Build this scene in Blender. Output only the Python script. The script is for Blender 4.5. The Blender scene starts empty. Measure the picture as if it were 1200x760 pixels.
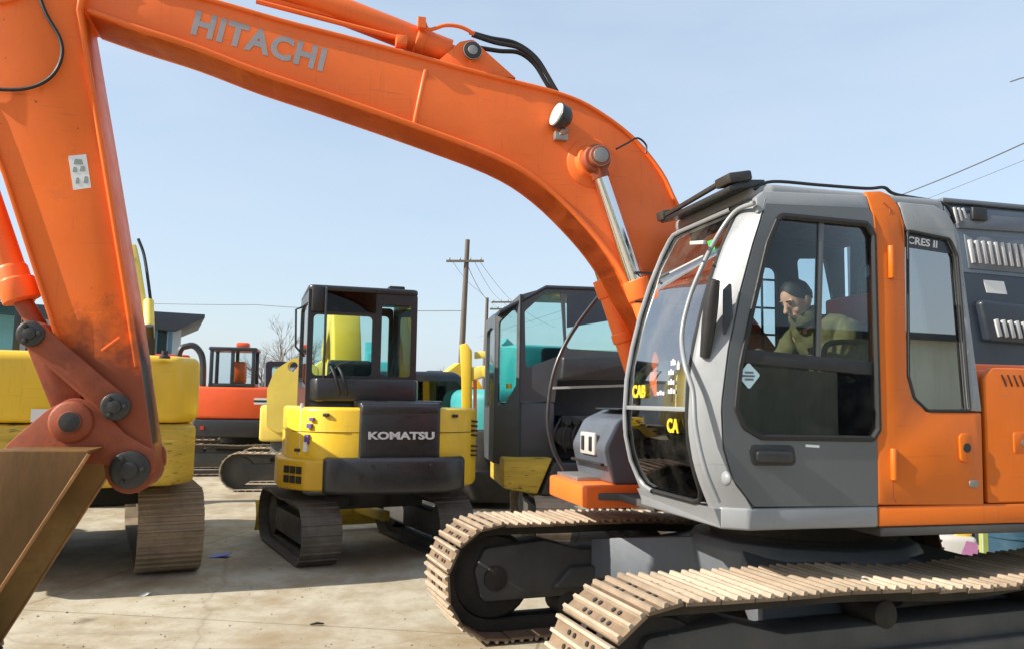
import bpy, bmesh, math, random
from mathutils import Vector, Matrix
from mathutils.geometry import delaunay_2d_cdt
random.seed(7)
PI = math.pi
SC = bpy.context.scene
COL = SC.collection

# ------------------------------------------------------------------ camera
FOC, PITCH, ROLL, HC = 961.16, .0921, .0148, 1.7575
cam_d = bpy.data.cameras.new('camera'); cam = bpy.data.objects.new('camera', cam_d); COL.objects.link(cam)
cam_d.sensor_width = 36; cam_d.lens = FOC / 1200 * 36; cam_d.clip_end = 3000; cam_d.clip_start = .05
cam.matrix_world = Matrix.Translation((0, 0, HC)) @ Matrix.Rotation(PI/2 + PITCH, 4, 'X') @ Matrix.Rotation(ROLL, 4, 'Z')
SC.camera = cam

def ray(px, py):
    c, s = math.cos(ROLL), math.sin(ROLL); a, b = px-600, py-380
    u = c*a+s*b; v = -s*a+c*b; cp, sp = math.cos(PITCH), math.sin(PITCH)
    return Vector((u/FOC, cp+sp*v/FOC, sp-cp*v/FOC))

class Frame:
    """a place on the ground with a heading: x forward, y left, z up"""
    def __init__(s, x, y, yaw): s.o = Vector((x, y, 0)); s.yaw = yaw
    @property
    def rotz(s): return PI + s.yaw
    def loc(s, P):
        d = P - s.o; c, sn = math.cos(s.yaw), math.sin(s.yaw)
        return Vector((-c*d.x - sn*d.y, sn*d.x - c*d.y, d.z))
    def at(s, ax, val, px, py):
        O = s.loc(Vector((0, 0, HC))); D = s.loc(Vector((0, 0, HC)) + ray(px, py)) - O
        return O + D*((val-O[ax])/D[ax])
    def tr(s, ax, val, pts):
        r = [s.at(ax, val, *p) for p in pts]
        k = [i for i in range(3) if i != ax]
        return [(p[k[0]], p[k[1]]) for p in r]
def ground_at(px, py, z=0):
    D = ray(px, py); return Vector((0, 0, HC)) + D*((z-HC)/D.z)
def depth_at(px, py, Y):
    D = ray(px, py); return Vector((0, 0, HC)) + D*(Y/D.y)

U = Frame(2.0523, 5.8901, .2523)        # upper structure of the big orange excavator
T = Frame(2.0523, 5.8901, .3487)        # its tracks
K = Frame(-1.655, 9.73, math.radians(-72))
Dk = Frame(.95, 11.0, math.radians(-82))
Y = Frame(-5.15, 9.36, math.radians(-63.5))

# ------------------------------------------------------------------ materials
MATS = {}
def new_mat(name):
    m = bpy.data.materials.new(name); m.use_nodes = True; nt = m.node_tree
    for n in list(nt.nodes): nt.nodes.remove(n)
    out = nt.nodes.new('ShaderNodeOutputMaterial'); MATS[name] = m
    return m, nt, out
def N(nt, t, **kw):
    n = nt.nodes.new(t)
    for k, v in kw.items():
        if k in n.inputs: n.inputs[k].default_value = v
        else: setattr(n, k, v)
    return n
def rgba(c): return (c[0], c[1], c[2], 1)
def noise(nt, scale, detail=4, rough=.6, stretch=None):
    tc = N(nt, 'ShaderNodeTexCoord'); n = N(nt, 'ShaderNodeTexNoise', Scale=scale, Detail=detail, Roughness=rough)
    if stretch:
        mp = N(nt, 'ShaderNodeMapping'); mp.inputs['Scale'].default_value = stretch
        nt.links.new(tc.outputs['Object'], mp.inputs['Vector']); nt.links.new(mp.outputs[0], n.inputs['Vector'])
    else: nt.links.new(tc.outputs['Object'], n.inputs['Vector'])
    return n.outputs['Fac']
def ramp(nt, src, p0, p1, c0=(0, 0, 0, 1), c1=(1, 1, 1, 1)):
    r = N(nt, 'ShaderNodeValToRGB'); r.color_ramp.elements[0].position = p0; r.color_ramp.elements[1].position = p1
    r.color_ramp.elements[0].color = c0; r.color_ramp.elements[1].color = c1
    nt.links.new(src, r.inputs[0]); return r.outputs[0]
def mix(nt, fac, a, b, blend='MIX'):
    m = N(nt, 'ShaderNodeMix', data_type='RGBA', blend_type=blend)
    for sock, v in ((m.inputs[0], fac), (m.inputs[6], a), (m.inputs[7], b)):
        if isinstance(v, (int, float)): sock.default_value = v
        elif isinstance(v, tuple): sock.default_value = v if len(v) == 4 else rgba(v)
        else: nt.links.new(v, sock)
    return m.outputs[2]
SCRATCHED = {'orange_paint', 'arm_orange_paint', 'shaded_cab_orange', 'slate_gray_paint', 'silver_gray_paint', 'yellow_paint'}
RANDOM_TONE = {'dusty_track_shoe', 'dirty_shoe_plate'}
def paint(name, col, rough=.4, var=.18, dirt=.25, dirtcol=(.2, .15, .1), scale=2.2, metal=0., coat=0., bump=.0, chip=None, chipcol=(.12, .05, .025), stretch=None, spec=.5, worn=None):
    """painted or raw surface: base colour, slow fading, blotches of dirt, optional chips"""
    m, nt, out = new_mat(name)
    b = N(nt, 'ShaderNodeBsdfPrincipled', Metallic=metal, Roughness=rough)
    b.inputs['Coat Weight'].default_value = coat; b.inputs['Coat Roughness'].default_value = .15
    b.inputs['Specular IOR Level'].default_value = spec
    n1 = noise(nt, scale, 5, .6, stretch); n2 = noise(nt, scale*6, 6, .7, stretch)
    lo = tuple(max(0, c*(1-var)) for c in col); hi = tuple(min(.95, c*(1+var*.6)) for c in col)
    c = mix(nt, ramp(nt, n1, .3, .7), lo, hi)
    if dirt > 0:
        d = ramp(nt, n2, .62-.25*dirt, .78, (0, 0, 0, 1), (min(1, dirt*1.6),)*3+(1,))
        d2 = ramp(nt, n1, .45, .75)
        dd = mix(nt, 1., d, d2, 'MULTIPLY')
        c = mix(nt, dd, c, dirtcol)
    if chip:
        n3 = noise(nt, scale*(14 if not stretch else 5), 4, .6, stretch)
        c = mix(nt, ramp(nt, n3, chip, chip+.03), c, chipcol)
    if name in SCRATCHED:      # fine scratches and dried runs of dirty water
        n8 = noise(nt, 7, 4, .6, (.5, .5, 8)); c = mix(nt, ramp(nt, n8, .63, .70, (0, 0, 0, 1), (.45, .45, .45, 1)), c, tuple(x*.55+.03 for x in col))
        n9 = noise(nt, 5, 5, .65, (7, 7, .6)); c = mix(nt, ramp(nt, n9, .58, .74, (0, 0, 0, 1), (.40, .40, .40, 1)), c, tuple(x*.5+.025 for x in col))
        n10 = noise(nt, .9, 3, .5); c = mix(nt, ramp(nt, n10, .5, .75, (0, 0, 0, 1), (.35, .35, .35, 1)), c, tuple(min(.95, x*.9+.06) for x in col))
    if worn:      # scraped and rusty towards the working end of the arm
        (w0, w1), wcol = worn; tc = N(nt, 'ShaderNodeTexCoord'); sp = N(nt, 'ShaderNodeSeparateXYZ'); nt.links.new(tc.outputs['Object'], sp.inputs[0])
        mr = N(nt, 'ShaderNodeMapRange'); mr.inputs['From Min'].default_value = w1; mr.inputs['From Max'].default_value = w0; nt.links.new(sp.outputs[2], mr.inputs['Value'])
        n5 = noise(nt, scale*3.1, 8, .72); ad = N(nt, 'ShaderNodeMath', operation='ADD'); nt.links.new(mr.outputs[0], ad.inputs[0]); nt.links.new(n5, ad.inputs[1])
        c = mix(nt, ramp(nt, ad.outputs[0], .75, 1.6), c, wcol)
    if name in RANDOM_TONE:
        oi = N(nt, 'ShaderNodeObjectInfo'); c = mix(nt, 1., c, ramp(nt, oi.outputs['Random'], 0, 1, (.62, .58, .54, 1), (1, 1, 1, 1)), 'MULTIPLY')
    nt.links.new(c, b.inputs['Base Color'])
    r = ramp(nt, n2, .3, .8, (max(.05, rough-.12),)*3+(1,), (min(1, rough+.22),)*3+(1,))
    nt.links.new(r, b.inputs['Roughness'])
    if bump:
        bp = N(nt, 'ShaderNodeBump', Strength=bump, Distance=.01); nt.links.new(n2, bp.inputs['Height']); nt.links.new(bp.outputs[0], b.inputs['Normal'])
    nt.links.new(b.outputs[0], out.inputs[0]); return m
def glass(name, tint=(.55, .62, .62), refl=.05, rough=.01, refl_col=(1, 1, 1), dust=.10):
    m, nt, out = new_mat(name)
    t = N(nt, 'ShaderNodeBsdfTransparent'); t.inputs[0].default_value = rgba(tint)
    g = N(nt, 'ShaderNodeBsdfGlossy', Roughness=rough); g.inputs[0].default_value = rgba(refl_col)
    f = N(nt, 'ShaderNodeFresnel', IOR=1.5); a = N(nt, 'ShaderNodeMath', operation='ADD'); a.inputs[1].default_value = refl; a.use_clamp = True
    nt.links.new(f.outputs[0], a.inputs[0])
    # a film of dust on the pane
    n = ramp(nt, noise(nt, 3.5, 6, .7), .45, .8, (0, 0, 0, 1), (dust, dust, dust, 1))
    df = N(nt, 'ShaderNodeBsdfDiffuse'); df.inputs[0].default_value = (.45, .42, .36, 1)
    mx = N(nt, 'ShaderNodeMixShader'); nt.links.new(a.outputs[0], mx.inputs[0]); nt.links.new(t.outputs[0], mx.inputs[1]); nt.links.new(g.outputs[0], mx.inputs[2])
    m2 = N(nt, 'ShaderNodeMixShader'); nt.links.new(n, m2.inputs[0]); nt.links.new(mx.outputs[0], m2.inputs[1]); nt.links.new(df.outputs[0], m2.inputs[2])
    nt.links.new(m2.outputs[0], out.inputs[0]); return m

ORANGE = (.88, .165, .028)
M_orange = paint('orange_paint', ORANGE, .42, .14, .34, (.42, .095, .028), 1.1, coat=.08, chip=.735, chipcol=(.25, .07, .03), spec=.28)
M_orange_arm = paint('arm_orange_paint', (.84, .155, .016), .45, .14, .36, (.36, .08, .025), 1.2, coat=.05, chip=.72, chipcol=(.2, .06, .03), spec=.25, worn=((1.3, 2.5), (.27, .062, .025)))
M_orange_shaded = paint('shaded_cab_orange', (.62, .135, .008), .36, .12, .16, (.36, .085, .02), 1.6, coat=.1, chip=.76, spec=.3)  # yellower orange, darkened to paint in the weaker light on the cab side
M_orange_worn = paint('worn_orange_paint', (.33, .066, .02), .6, .45, 1.0, (.06, .03, .018), 3.5, chip=.64, bump=.15)
M_gray = paint('silver_gray_paint', (.235, .245, .255), .36, .06, .12, (.28, .25, .2), 2, coat=.2)
M_gray_door = paint('slate_gray_paint', (.098, .104, .11), .4, .06, .18, (.2, .17, .13), 2.4, coat=.15)
M_gray_dusty = paint('dusty_gray_steel', (.42, .41, .39), .6, .15, .4, (.4, .33, .24), 3)
M_black = paint('black_plastic', (.018, .018, .02), .5, .2, .25, (.08, .07, .055), 4)
M_blackpaint = paint('black_paint', (.022, .023, .026), .35, .2, .3, (.07, .06, .05), 3, coat=.2)
M_rubber = paint('black_rubber', (.012, .012, .012), .55, .2, .2, (.05, .045, .04), 6)
M_interior = paint('dark_interior_trim', (.05, .058, .07), .7, .2, 0)
M_chrome = paint('chromed_rod', (.82, .82, .82), .12, .03, .1, (.4, .38, .35), 4, metal=1.)
M_steel = paint('bare_steel', (.32, .3, .28), .45, .15, .3, (.16, .1, .06), 5, metal=.7)
M_pin = paint('greasy_dark_pin', (.03, .027, .024), .4, .3, .4, (.1, .075, .05), 8)
M_shoe = paint('dusty_track_shoe', (.47, .38, .28), .75, .3, .85, (.24, .15, .085), 8, bump=.3, chip=.7, chipcol=(.26, .15, .09))
M_shoe_plate = paint('dirty_shoe_plate', (.25, .175, .11), .85, .35, .9, (.10, .062, .036), 9, bump=.4)
M_shoe2 = paint('muddy_track_shoe', (.27, .205, .135), .85, .35, .9, (.11, .08, .05), 6, bump=.3)
M_shoe3 = paint('worn_rubber_track', (.11, .098, .082), .85, .3, .7, (.17, .14, .1), 6, bump=.4)
M_mud = paint('muddy_dark_steel', (.028, .024, .019), .8, .3, .7, (.085, .06, .035), 4, bump=.25)
M_mudframe = paint('dark_frame_steel', (.06, .058, .055), .6, .3, .6, (.13, .09, .055), 2.5, bump=.2)
M_bucket = paint('rusty_bucket_steel', (.17, .085, .027), .5, .5, 1.0, (.085, .038, .016), 2.6, bump=.25, spec=.3, stretch=(1, 1, .35))
M_bucket_in = paint('lightened_scoured_steel', (.42, .255, .09), .5, .45, .9, (.15, .08, .03), 2.2, bump=.3, spec=.3)  # scoured steel; extra light on the shaded far plate put into the colour
M_edge = paint('worn_bucket_edge', (.36, .17, .055), .5, .4, .8, (.13, .06, .03), 5)
M_yellow = paint('yellow_paint', (.80, .52, .028), .42, .1, .3, (.32, .2, .05), 2, coat=.2)
M_yellow_deep = paint('deep_yellow_paint', (.62, .37, .015), .45, .12, .4, (.25, .15, .04), 2.4, coat=.1)
M_yellow_pale = paint('faded_yellow_paint', (.80, .60, .11), .45, .12, .35, (.42, .3, .09), 1.8)
M_yellow_worn = paint('scraped_yellow_paint', (.62, .42, .045), .6, .35, .9, (.14, .09, .035), 2.4, chip=.63, chipcol=(.10, .07, .04), bump=.2, stretch=(.5, .5, 5))
M_slat = paint('pale_slat', (.5, .5, .49), .55, .15, .6, (.25, .24, .22), 5)  # paleness stands in for sky and reflections between the louvres
M_print = paint('gray_print', (.30, .33, .30), .6, .1, 0)
M_white = paint('white_sticker', (.75, .75, .73), .5, .05, .1)
M_silverletter = paint('silver_lettering', (.62, .62, .62), .4, .05, 0)
M_letter = paint('faded_gray_lettering', (.33, .31, .32), .5, .12, .75, (.62, .22, .09), 9)
M_yletter = paint('yellow_sticker', (.60, .43, .02), .55, .1, .2)
M_bluest = paint('pale_blue_sticker', (.55, .74, .80), .5, .05, 0)
M_green = paint('green_sticker', (.05, .45, .1), .5, .05, 0)
M_purple = paint('purple_sticker', (.12, .08, .28), .5, .05, 0)
M_red = paint('red_plastic', (.55, .03, .02), .45, .1, 0)
M_redorange = paint('red_orange_paint', (.78, .10, .02), .4, .12, .2, (.3, .08, .04), 2, coat=.2)
M_teal = paint('turquoise_paint', (.05, .32, .33), .45, .15, .3, (.1, .2, .2), 2, coat=.2)
M_navy = paint('dark_blue_paint', (.022, .03, .045), .38, .2, .3, (.06, .065, .07), 2, coat=.2)
M_frame_gray = paint('bluish_frame_paint', (.12, .135, .155), .55, .15, .4, (.25, .21, .15), 3)
M_cover = paint('slate_cover_paint', (.085, .095, .115), .4, .15, .4, (.2, .19, .17), 4, coat=.1)
M_upper = paint('upper_housing_paint', (.12, .16, .20), .4, .15, .35, (.22, .22, .2), 2, coat=.15)
M_charcoal = paint('charcoal_paint', (.062, .068, .075), .42, .12, .3, (.09, .085, .075), 2, coat=.1)
M_bluegray = paint('blue_gray_paint', (.11, .13, .16), .4, .12, .25, (.16, .16, .15), 2, coat=.15)
M_lens = paint('lamp_lens', (.8, .8, .76), .15, .05, 0)
M_skin = paint('skin', (.70, .38, .25), .5, .08, 0)
M_hair = paint('dark_hair', (.015, .013, .012), .6, .3, 0, scale=30)
M_jacket = paint('olive_jacket', (.15, .135, .05), .9, .5, 1.0, (.035, .037, .02), 10, bump=.4)
M_trousers = paint('dark_trousers', (.03, .035, .05), .85, .2, 0, scale=8)
M_wood = paint('weathered_wood_pole', (.13, .105, .085), .85, .25, .4, (.07, .055, .045), 3, stretch=(4, 4, .4))
M_concrete_post = paint('concrete_post', (.35, .33, .31), .85, .1, .3, (.22, .2, .18), 2)
M_wire = paint('wire_black', (.09, .09, .1), .6, .1, 0)
M_wall = paint('pale_cladding', (.55, .58, .55), .6, .1, .25, (.36, .35, .3), .8)
M_roof = paint('slate_roofing', (.045, .055, .07), .55, .1, .2, (.2, .2, .2), .7)
M_bark = paint('gray_bark', (.17, .14, .12), .9, .2, .3, (.09, .075, .06), 4)
M_glass_clear = glass('clear_cab_glass', (.86, .92, .94), -.02, dust=.02)
M_glass_door = glass('tinted_door_glass', (.84, .91, .93), -.03, dust=.02)
M_glass_low = glass('dark_tinted_glass', (.17, .21, .18), .02, dust=.06)
M_glass_ws = glass('windscreen_glass', (.80, .85, .87), .27, dust=.14)
M_glass_rear = glass('reflective_rear_glass', (.40, .46, .46), .30)
M_glass_teal = glass('greenish_cab_glass', (.74, .88, .87), -.03, dust=.04)
M_glass_shade = glass('shaded_top_glass', (.10, .13, .15), -.02, dust=.05)

# ------------------------------------------------------------------ mesh tools
def rounded(pts, r, seg=5):
    """polygon with its corners rounded; r one radius or a list"""
    n = len(pts); out = []
    for i in range(n):
        p = Vector(pts[i]); a = Vector(pts[i-1]); b = Vector(pts[(i+1) % n]); rr = r[i] if isinstance(r, (list, tuple)) else r
        da, db = a-p, b-p; la, lb = da.length, db.length
        if rr <= 0 or la < 1e-6 or lb < 1e-6: out.append(tuple(p)); continue
        da /= la; db /= lb; ang = da.angle(db)
        if ang > PI-.05: out.append(tuple(p)); continue
        d = min(rr/math.tan(ang/2), la*.48, lb*.48); rad = d*math.tan(ang/2)
        c = p + (da+db).normalized()*(rad/math.sin(ang/2)); s = p+da*d; e = p+db*d
        a0 = math.atan2(s.y-c.y, s.x-c.x); a1 = math.atan2(e.y-c.y, e.x-c.x); dl = (a1-a0+PI) % (2*PI)-PI
        for k in range(seg+1):
            t = a0+dl*k/seg; out.append((c.x+rad*math.cos(t), c.y+rad*math.sin(t)))
    return out
def dense(pts, step=.08):
    out = []
    for i in range(len(pts)):
        a, b = Vector(pts[i]), Vector(pts[(i+1) % len(pts)]); n = max(1, int((b-a).length/step))
        out += [tuple(a.lerp(b, k/n)) for k in range(n)]
    return out
def inside(p, poly):
    x, y = p; r = False; n = len(poly)
    for i in range(n):
        x1, y1 = poly[i]; x2, y2 = poly[i-1]
        if (y1 > y) != (y2 > y) and x < (x2-x1)*(y-y1)/(y2-y1)+x1: r = not r
    return r
def circle(cx, cy, r, n=20, a0=0): return [(cx+r*math.cos(a0+2*PI*k/n), cy+r*math.sin(a0+2*PI*k/n)) for k in range(n)]
def spline(pts, n=8):
    """Catmull-Rom through 3-D points"""
    P = [Vector(p) for p in pts]; P = [P[0]*2-P[1]] + P + [P[-1]*2-P[-2]]; out = []
    for i in range(1, len(P)-2):
        for k in range(n):
            t = k/n; a, b, c, d = P[i-1:i+3]
            out.append(.5*((2*b)+(c-a)*t+(2*a-5*b+4*c-d)*t*t+(3*b-a-3*c+d)*t**3))
    out.append(P[-2]); return out

class MB:
    def __init__(s): s.v = []; s.f = []; s.mi = []; s.cur = 0; s.xf = None
    def mat(s, i): s.cur = i; return s
    def add(s, v, f):
        o = len(s.v)
        if s.xf is not None: v = [s.xf @ Vector(p) for p in v]
        s.v += [tuple(p) for p in v]; s.f += [tuple(i+o for i in q) for q in f]; s.mi += [s.cur]*len(f); return s
    def box(s, c, d, rot=None):
        hx, hy, hz = d[0]/2, d[1]/2, d[2]/2
        v = [Vector((x, y, z)) for x in (-hx, hx) for y in (-hy, hy) for z in (-hz, hz)]
        if rot is not None: v = [rot @ p for p in v]
        return s.add([p+Vector(c) for p in v], [(0, 1, 3, 2), (4, 6, 7, 5), (0, 4, 5, 1), (2, 3, 7, 6), (0, 2, 6, 4), (1, 5, 7, 3)])
    def bar(s, a, b, w, h, up=(0, 0, 1)):
        a, b = Vector(a), Vector(b); d = (b-a); L = d.length; d.normalize(); sd = d.cross(Vector(up)).normalized(); u2 = sd.cross(d)
        R = Matrix((d, sd, u2)).transposed(); return s.box((a+b)/2, (L, w, h), R)
    def prism(s, poly, a, b, plane='xz', holes=(), fn=None):
        """polygon in a plane, given thickness from a to b along the third axis, with holes"""
        def P(u, w, t): return {'xz': (u, t, w), 'yz': (t, u, w), 'xy': (u, w, t)}[plane]
        loops = [list(poly)]+[list(h) for h in holes]
        if not holes:
            n = len(poly); v = [P(u, w, a) for u, w in poly]+[P(u, w, b) for u, w in poly]
            f = [tuple(range(n-1, -1, -1)), tuple(range(n, 2*n))]+[(i, (i+1) % n, n+(i+1) % n, n+i) for i in range(n)]
        else:
            pts = []; ed = []
            for L in loops:
                o = len(pts); pts += [Vector(p) for p in L]; ed += [(o+i, o+(i+1) % len(L)) for i in range(len(L))]
            vo, eo, fo = delaunay_2d_cdt(pts, ed, [], 0, 1e-6)[:3]; tris = []
            for t in fo:
                c = (sum(vo[i].x for i in t)/len(t), sum(vo[i].y for i in t)/len(t))
                if inside(c, loops[0]) and not any(inside(c, h) for h in loops[1:]): tris.append(tuple(t))
            n = len(vo); v = [P(p.x, p.y, a) for p in vo]+[P(p.x, p.y, b) for p in vo]; f = list(tris)+[tuple(i+n for i in reversed(t)) for t in tris]
            cnt = {}
            for t in tris:
                for i in range(len(t)):
                    e = (t[i], t[(i+1) % len(t)]); cnt[frozenset(e)] = cnt.get(frozenset(e), [])+[e]
            for k, es in cnt.items():
                if len(es) == 1: i, j = es[0]; f.append((j, i, i+n, j+n))
        if fn: v = [fn(*p) for p in v]
        return s.add(v, f)
    def strip(s, line, a, b, th):
        """plate following a line in xz, wide from y=a to y=b, thickness th on its left side"""
        n = len(line); L = [Vector(p) for p in line]; off = []
        for i in range(n):
            d = (L[min(i+1, n-1)]-L[max(i-1, 0)]).normalized(); off.append(L[i]+Vector((-d.y, d.x))*th)
        v = []
        for p, q in zip(L, off): v += [(p.x, a, p.y), (p.x, b, p.y), (q.x, b, q.y), (q.x, a, q.y)]
        f = [(0, 1, 2, 3), (4*n-4, 4*n-1, 4*n-2, 4*n-3)]
        for i in range(n-1):
            for k in range(4): f.append((4*i+k, 4*i+4+k, 4*i+4+(k+1) % 4, 4*i+(k+1) % 4))
        return s.add(v, f)
    def tube(s, pts, r, n=10, cap=True):
        P = [Vector(p) for p in pts]; m = len(P); R = r if isinstance(r, (list, tuple)) else [r]*m
        t0 = (P[1]-P[0]).normalized(); nr = t0.orthogonal().normalized(); v = []
        for i in range(m):
            t = (P[min(i+1, m-1)]-P[max(i-1, 0)]).normalized()
            nr = (nr-t*nr.dot(t)).normalized(); bn = t.cross(nr)
            v += [P[i]+(nr*math.cos(2*PI*k/n)+bn*math.sin(2*PI*k/n))*R[i] for k in range(n)]
        f = [(i*n+k, i*n+(k+1) % n, (i+1)*n+(k+1) % n, (i+1)*n+k) for i in range(m-1) for k in range(n)]
        if cap: f += [tuple(range(n-1, -1, -1)), tuple((m-1)*n+k for k in range(n))]
        return s.add(v, f)
    def cyl(s, a, b, r, r2=None, n=22): return s.tube([a, b], [r, r if r2 is None else r2], n)
    def lathe(s, a, axis, prof, n=24):
        """prof: list of (distance along axis, radius)"""
        a, ax = Vector(a), Vector(axis).normalized(); u = ax.orthogonal().normalized(); w = ax.cross(u); v = []; m = len(prof)
        for t, r in prof: v += [a+ax*t+(u*math.cos(2*PI*k/n)+w*math.sin(2*PI*k/n))*max(r, 1e-4) for k in range(n)]
        f = [(i*n+k, i*n+(k+1) % n, (i+1)*n+(k+1) % n, (i+1)*n+k) for i in range(m-1) for k in range(n)]
        f += [tuple(range(n-1, -1, -1)), tuple((m-1)*n+k for k in range(n))]
        return s.add(v, f)
    def ball(s, c, r, sc=(1, 1, 1), n=12, m=8):
        c = Vector(c); v = []; f = []
        for i in range(m+1):
            th = PI*i/m
            for k in range(n):
                ph = 2*PI*k/n; v.append(c+Vector((r*sc[0]*math.sin(th)*math.cos(ph), r*sc[1]*math.sin(th)*math.sin(ph), r*sc[2]*math.cos(th))))
        for i in range(m):
            for k in range(n): f.append((i*n+k, (i+1)*n+k, (i+1)*n+(k+1) % n, i*n+(k+1) % n))
        return s.add(v, f)
    def grid(s, rows):
        """sheet through rows of points"""
        n = len(rows[0]); v = [p for r in rows for p in r]
        return s.add(v, [(i*n+k, i*n+k+1, (i+1)*n+k+1, (i+1)*n+k) for i in range(len(rows)-1) for k in range(n-1)])
    def shell(s, rows, off):
        """sheet through rows of points with a second skin moved by off (a vector or a function of the point)"""
        fn = off if callable(off) else (lambda p: Vector(off))
        n = len(rows[0]); m = len(rows); A = [Vector(p) for r in rows for p in r]; B = [p+fn(p) for p in A]; o = len(A)
        f = [(i*n+k, i*n+k+1, (i+1)*n+k+1, (i+1)*n+k) for i in range(m-1) for k in range(n-1)]
        f += [tuple(o+j for j in reversed(q)) for q in f]
        for i in range(m-1):
            f += [(i*n, (i+1)*n, o+(i+1)*n, o+i*n), ((i+1)*n-1+n*0, i*n+n-1+n, o+i*n+n-1+n, o+i*n+n-1)]
        for k in range(n-1):
            f += [(k+1, k, o+k, o+k+1), ((m-1)*n+k, (m-1)*n+k+1, o+(m-1)*n+k+1, o+(m-1)*n+k)]
        return s.add(A+B, f)
    def build(s, name, mats, parent=None, bevel=0, seg=2, smooth=40, loc=None, rotz=0):
        me = bpy.data.meshes.new(name); me.from_pydata(s.v, [], s.f)
        if not isinstance(mats, (list, tuple)): mats = [mats]
        for m in mats: me.materials.append(m)
        for p, i in zip(me.polygons, s.mi): p.material_index = i
        bm = bmesh.new(); bm.from_mesh(me); bmesh.ops.remove_doubles(bm, verts=bm.verts, dist=1e-5)
        bmesh.ops.recalc_face_normals(bm, faces=bm.faces)
        if bevel:
            ed = [e for e in bm.edges if len(e.link_faces) == 2 and e.calc_face_angle(0) > math.radians(35)]
            bmesh.ops.bevel(bm, geom=ed, offset=bevel, offset_type='OFFSET', segments=seg, profile=.5, affect='EDGES', clamp_overlap=True)
        bm.to_mesh(me); bm.free()
        if smooth:
            for p in me.polygons: p.use_smooth = True
            me.set_sharp_from_angle(angle=math.radians(smooth))
        o = bpy.data.objects.new(name, me); COL.objects.link(o)
        if parent: o.parent = parent
        if loc is not None: o.location = loc
        if rotz: o.rotation_euler[2] = rotz
        return o
def tag(o, label=None, cat=None, group=None, kind=None):
    for k, v in (('label', label), ('category', cat), ('group', group), ('kind', kind)):
        if v: o[k] = v
    return o
def thing(name, label, cat, frame=None, loc=(0, 0, 0), rotz=0, group=None):
    o = bpy.data.objects.new(name, None); COL.objects.link(o); o.empty_display_size = .2
    if frame: o.location = frame.o; o.rotation_euler[2] = frame.rotz
    else: o.location = loc; o.rotation_euler[2] = rotz
    return tag(o, label, cat, group)
def lettering(body, size, mat, parent, origin, right, up, name='lettering', depth=.003, bold=0., stretch=1., shear=0., spacing=1.):
    cu = bpy.data.curves.new(name, 'FONT'); cu.body = body; cu.size = size; cu.extrude = depth; cu.offset = bold; cu.shear = shear; cu.space_character = spacing; cu.resolution_u = 3
    o = bpy.data.objects.new('tmp', cu); COL.objects.link(o); bpy.context.view_layer.update()
    me = bpy.data.meshes.new_from_object(o.evaluated_get(bpy.context.evaluated_depsgraph_get())); bpy.data.objects.remove(o); bpy.data.curves.remove(cu)
    r, u = Vector(right).normalized(), Vector(up).normalized(); n = r.cross(u).normalized(); u = n.cross(r)
    Mx = Matrix(((r.x, u.x, n.x), (r.y, u.y, n.y), (r.z, u.z, n.z)))
    for v in me.vertices: v.co = Mx @ Vector((v.co.x*stretch, v.co.y, v.co.z)) + Vector(origin)
    me.materials.clear(); me.materials.append(mat); me.name = name
    w = bpy.data.objects.new(name, me); COL.objects.link(w); w.parent = parent; return w

# ------------------------------------------------------------------ crawler tracks
def track_path(l, r, zc, sag=.0):
    """closed loop in xz round an idler at x=+l and a sprocket at x=-l; returns length and a function s -> (x, z, angle)"""
    L = 4*l+2*PI*r
    def at(s):
        s %= L
        if s < 2*l:
            t = s/(2*l); return (-l+s, zc+r-sag*math.sin(PI*t)**2*(.6+.4*math.cos(4*PI*t)), -sag*PI/(2*l)*math.sin(2*PI*t)*.6)
        s -= 2*l
        if s < PI*r: a = s/r; return (l+r*math.sin(a), zc+r*math.cos(a), -a)
        s -= PI*r
        if s < 2*l: return (l-s, zc-r, -PI)
        a = (s-2*l)/r; return (-l-r*math.sin(a), zc-r*math.cos(a), -PI-a)
    return L, at
def shoe_mb(m, p, w, triple=True, gap=False):
    """one grouser plate: x along the track, y its width, z outward"""
    m.mat(2 if triple else 0).box((0, 0, .006), (p*(.955 if gap else 1.12), w, .016)).mat(0)
    for x in ((-.40, -.02, .36) if triple else (0,)):
        h = .034 if triple else .03
        m.prism([(p*x-.015, .013), (p*x+.015, .013), (p*x+.008, h), (p*x-.008, h)], -w/2, w/2)
    return m
def shoe_holes(m, p, w):
    m.mat(1)
    for y in (-.13, -.07, .07, .13):
        for x in (-.2, .17): m.cyl((p*x, y, .012), (p*x, y, .022), .013, n=8)
    return m

# =================================================================== the big orange excavator
EX = thing('orange_excavator', 'large orange crawler excavator with a gray cab, its boom reaching over the yard', 'excavator', U)
EY = U.rotz
drz = T.rotz - U.rotz

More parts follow.
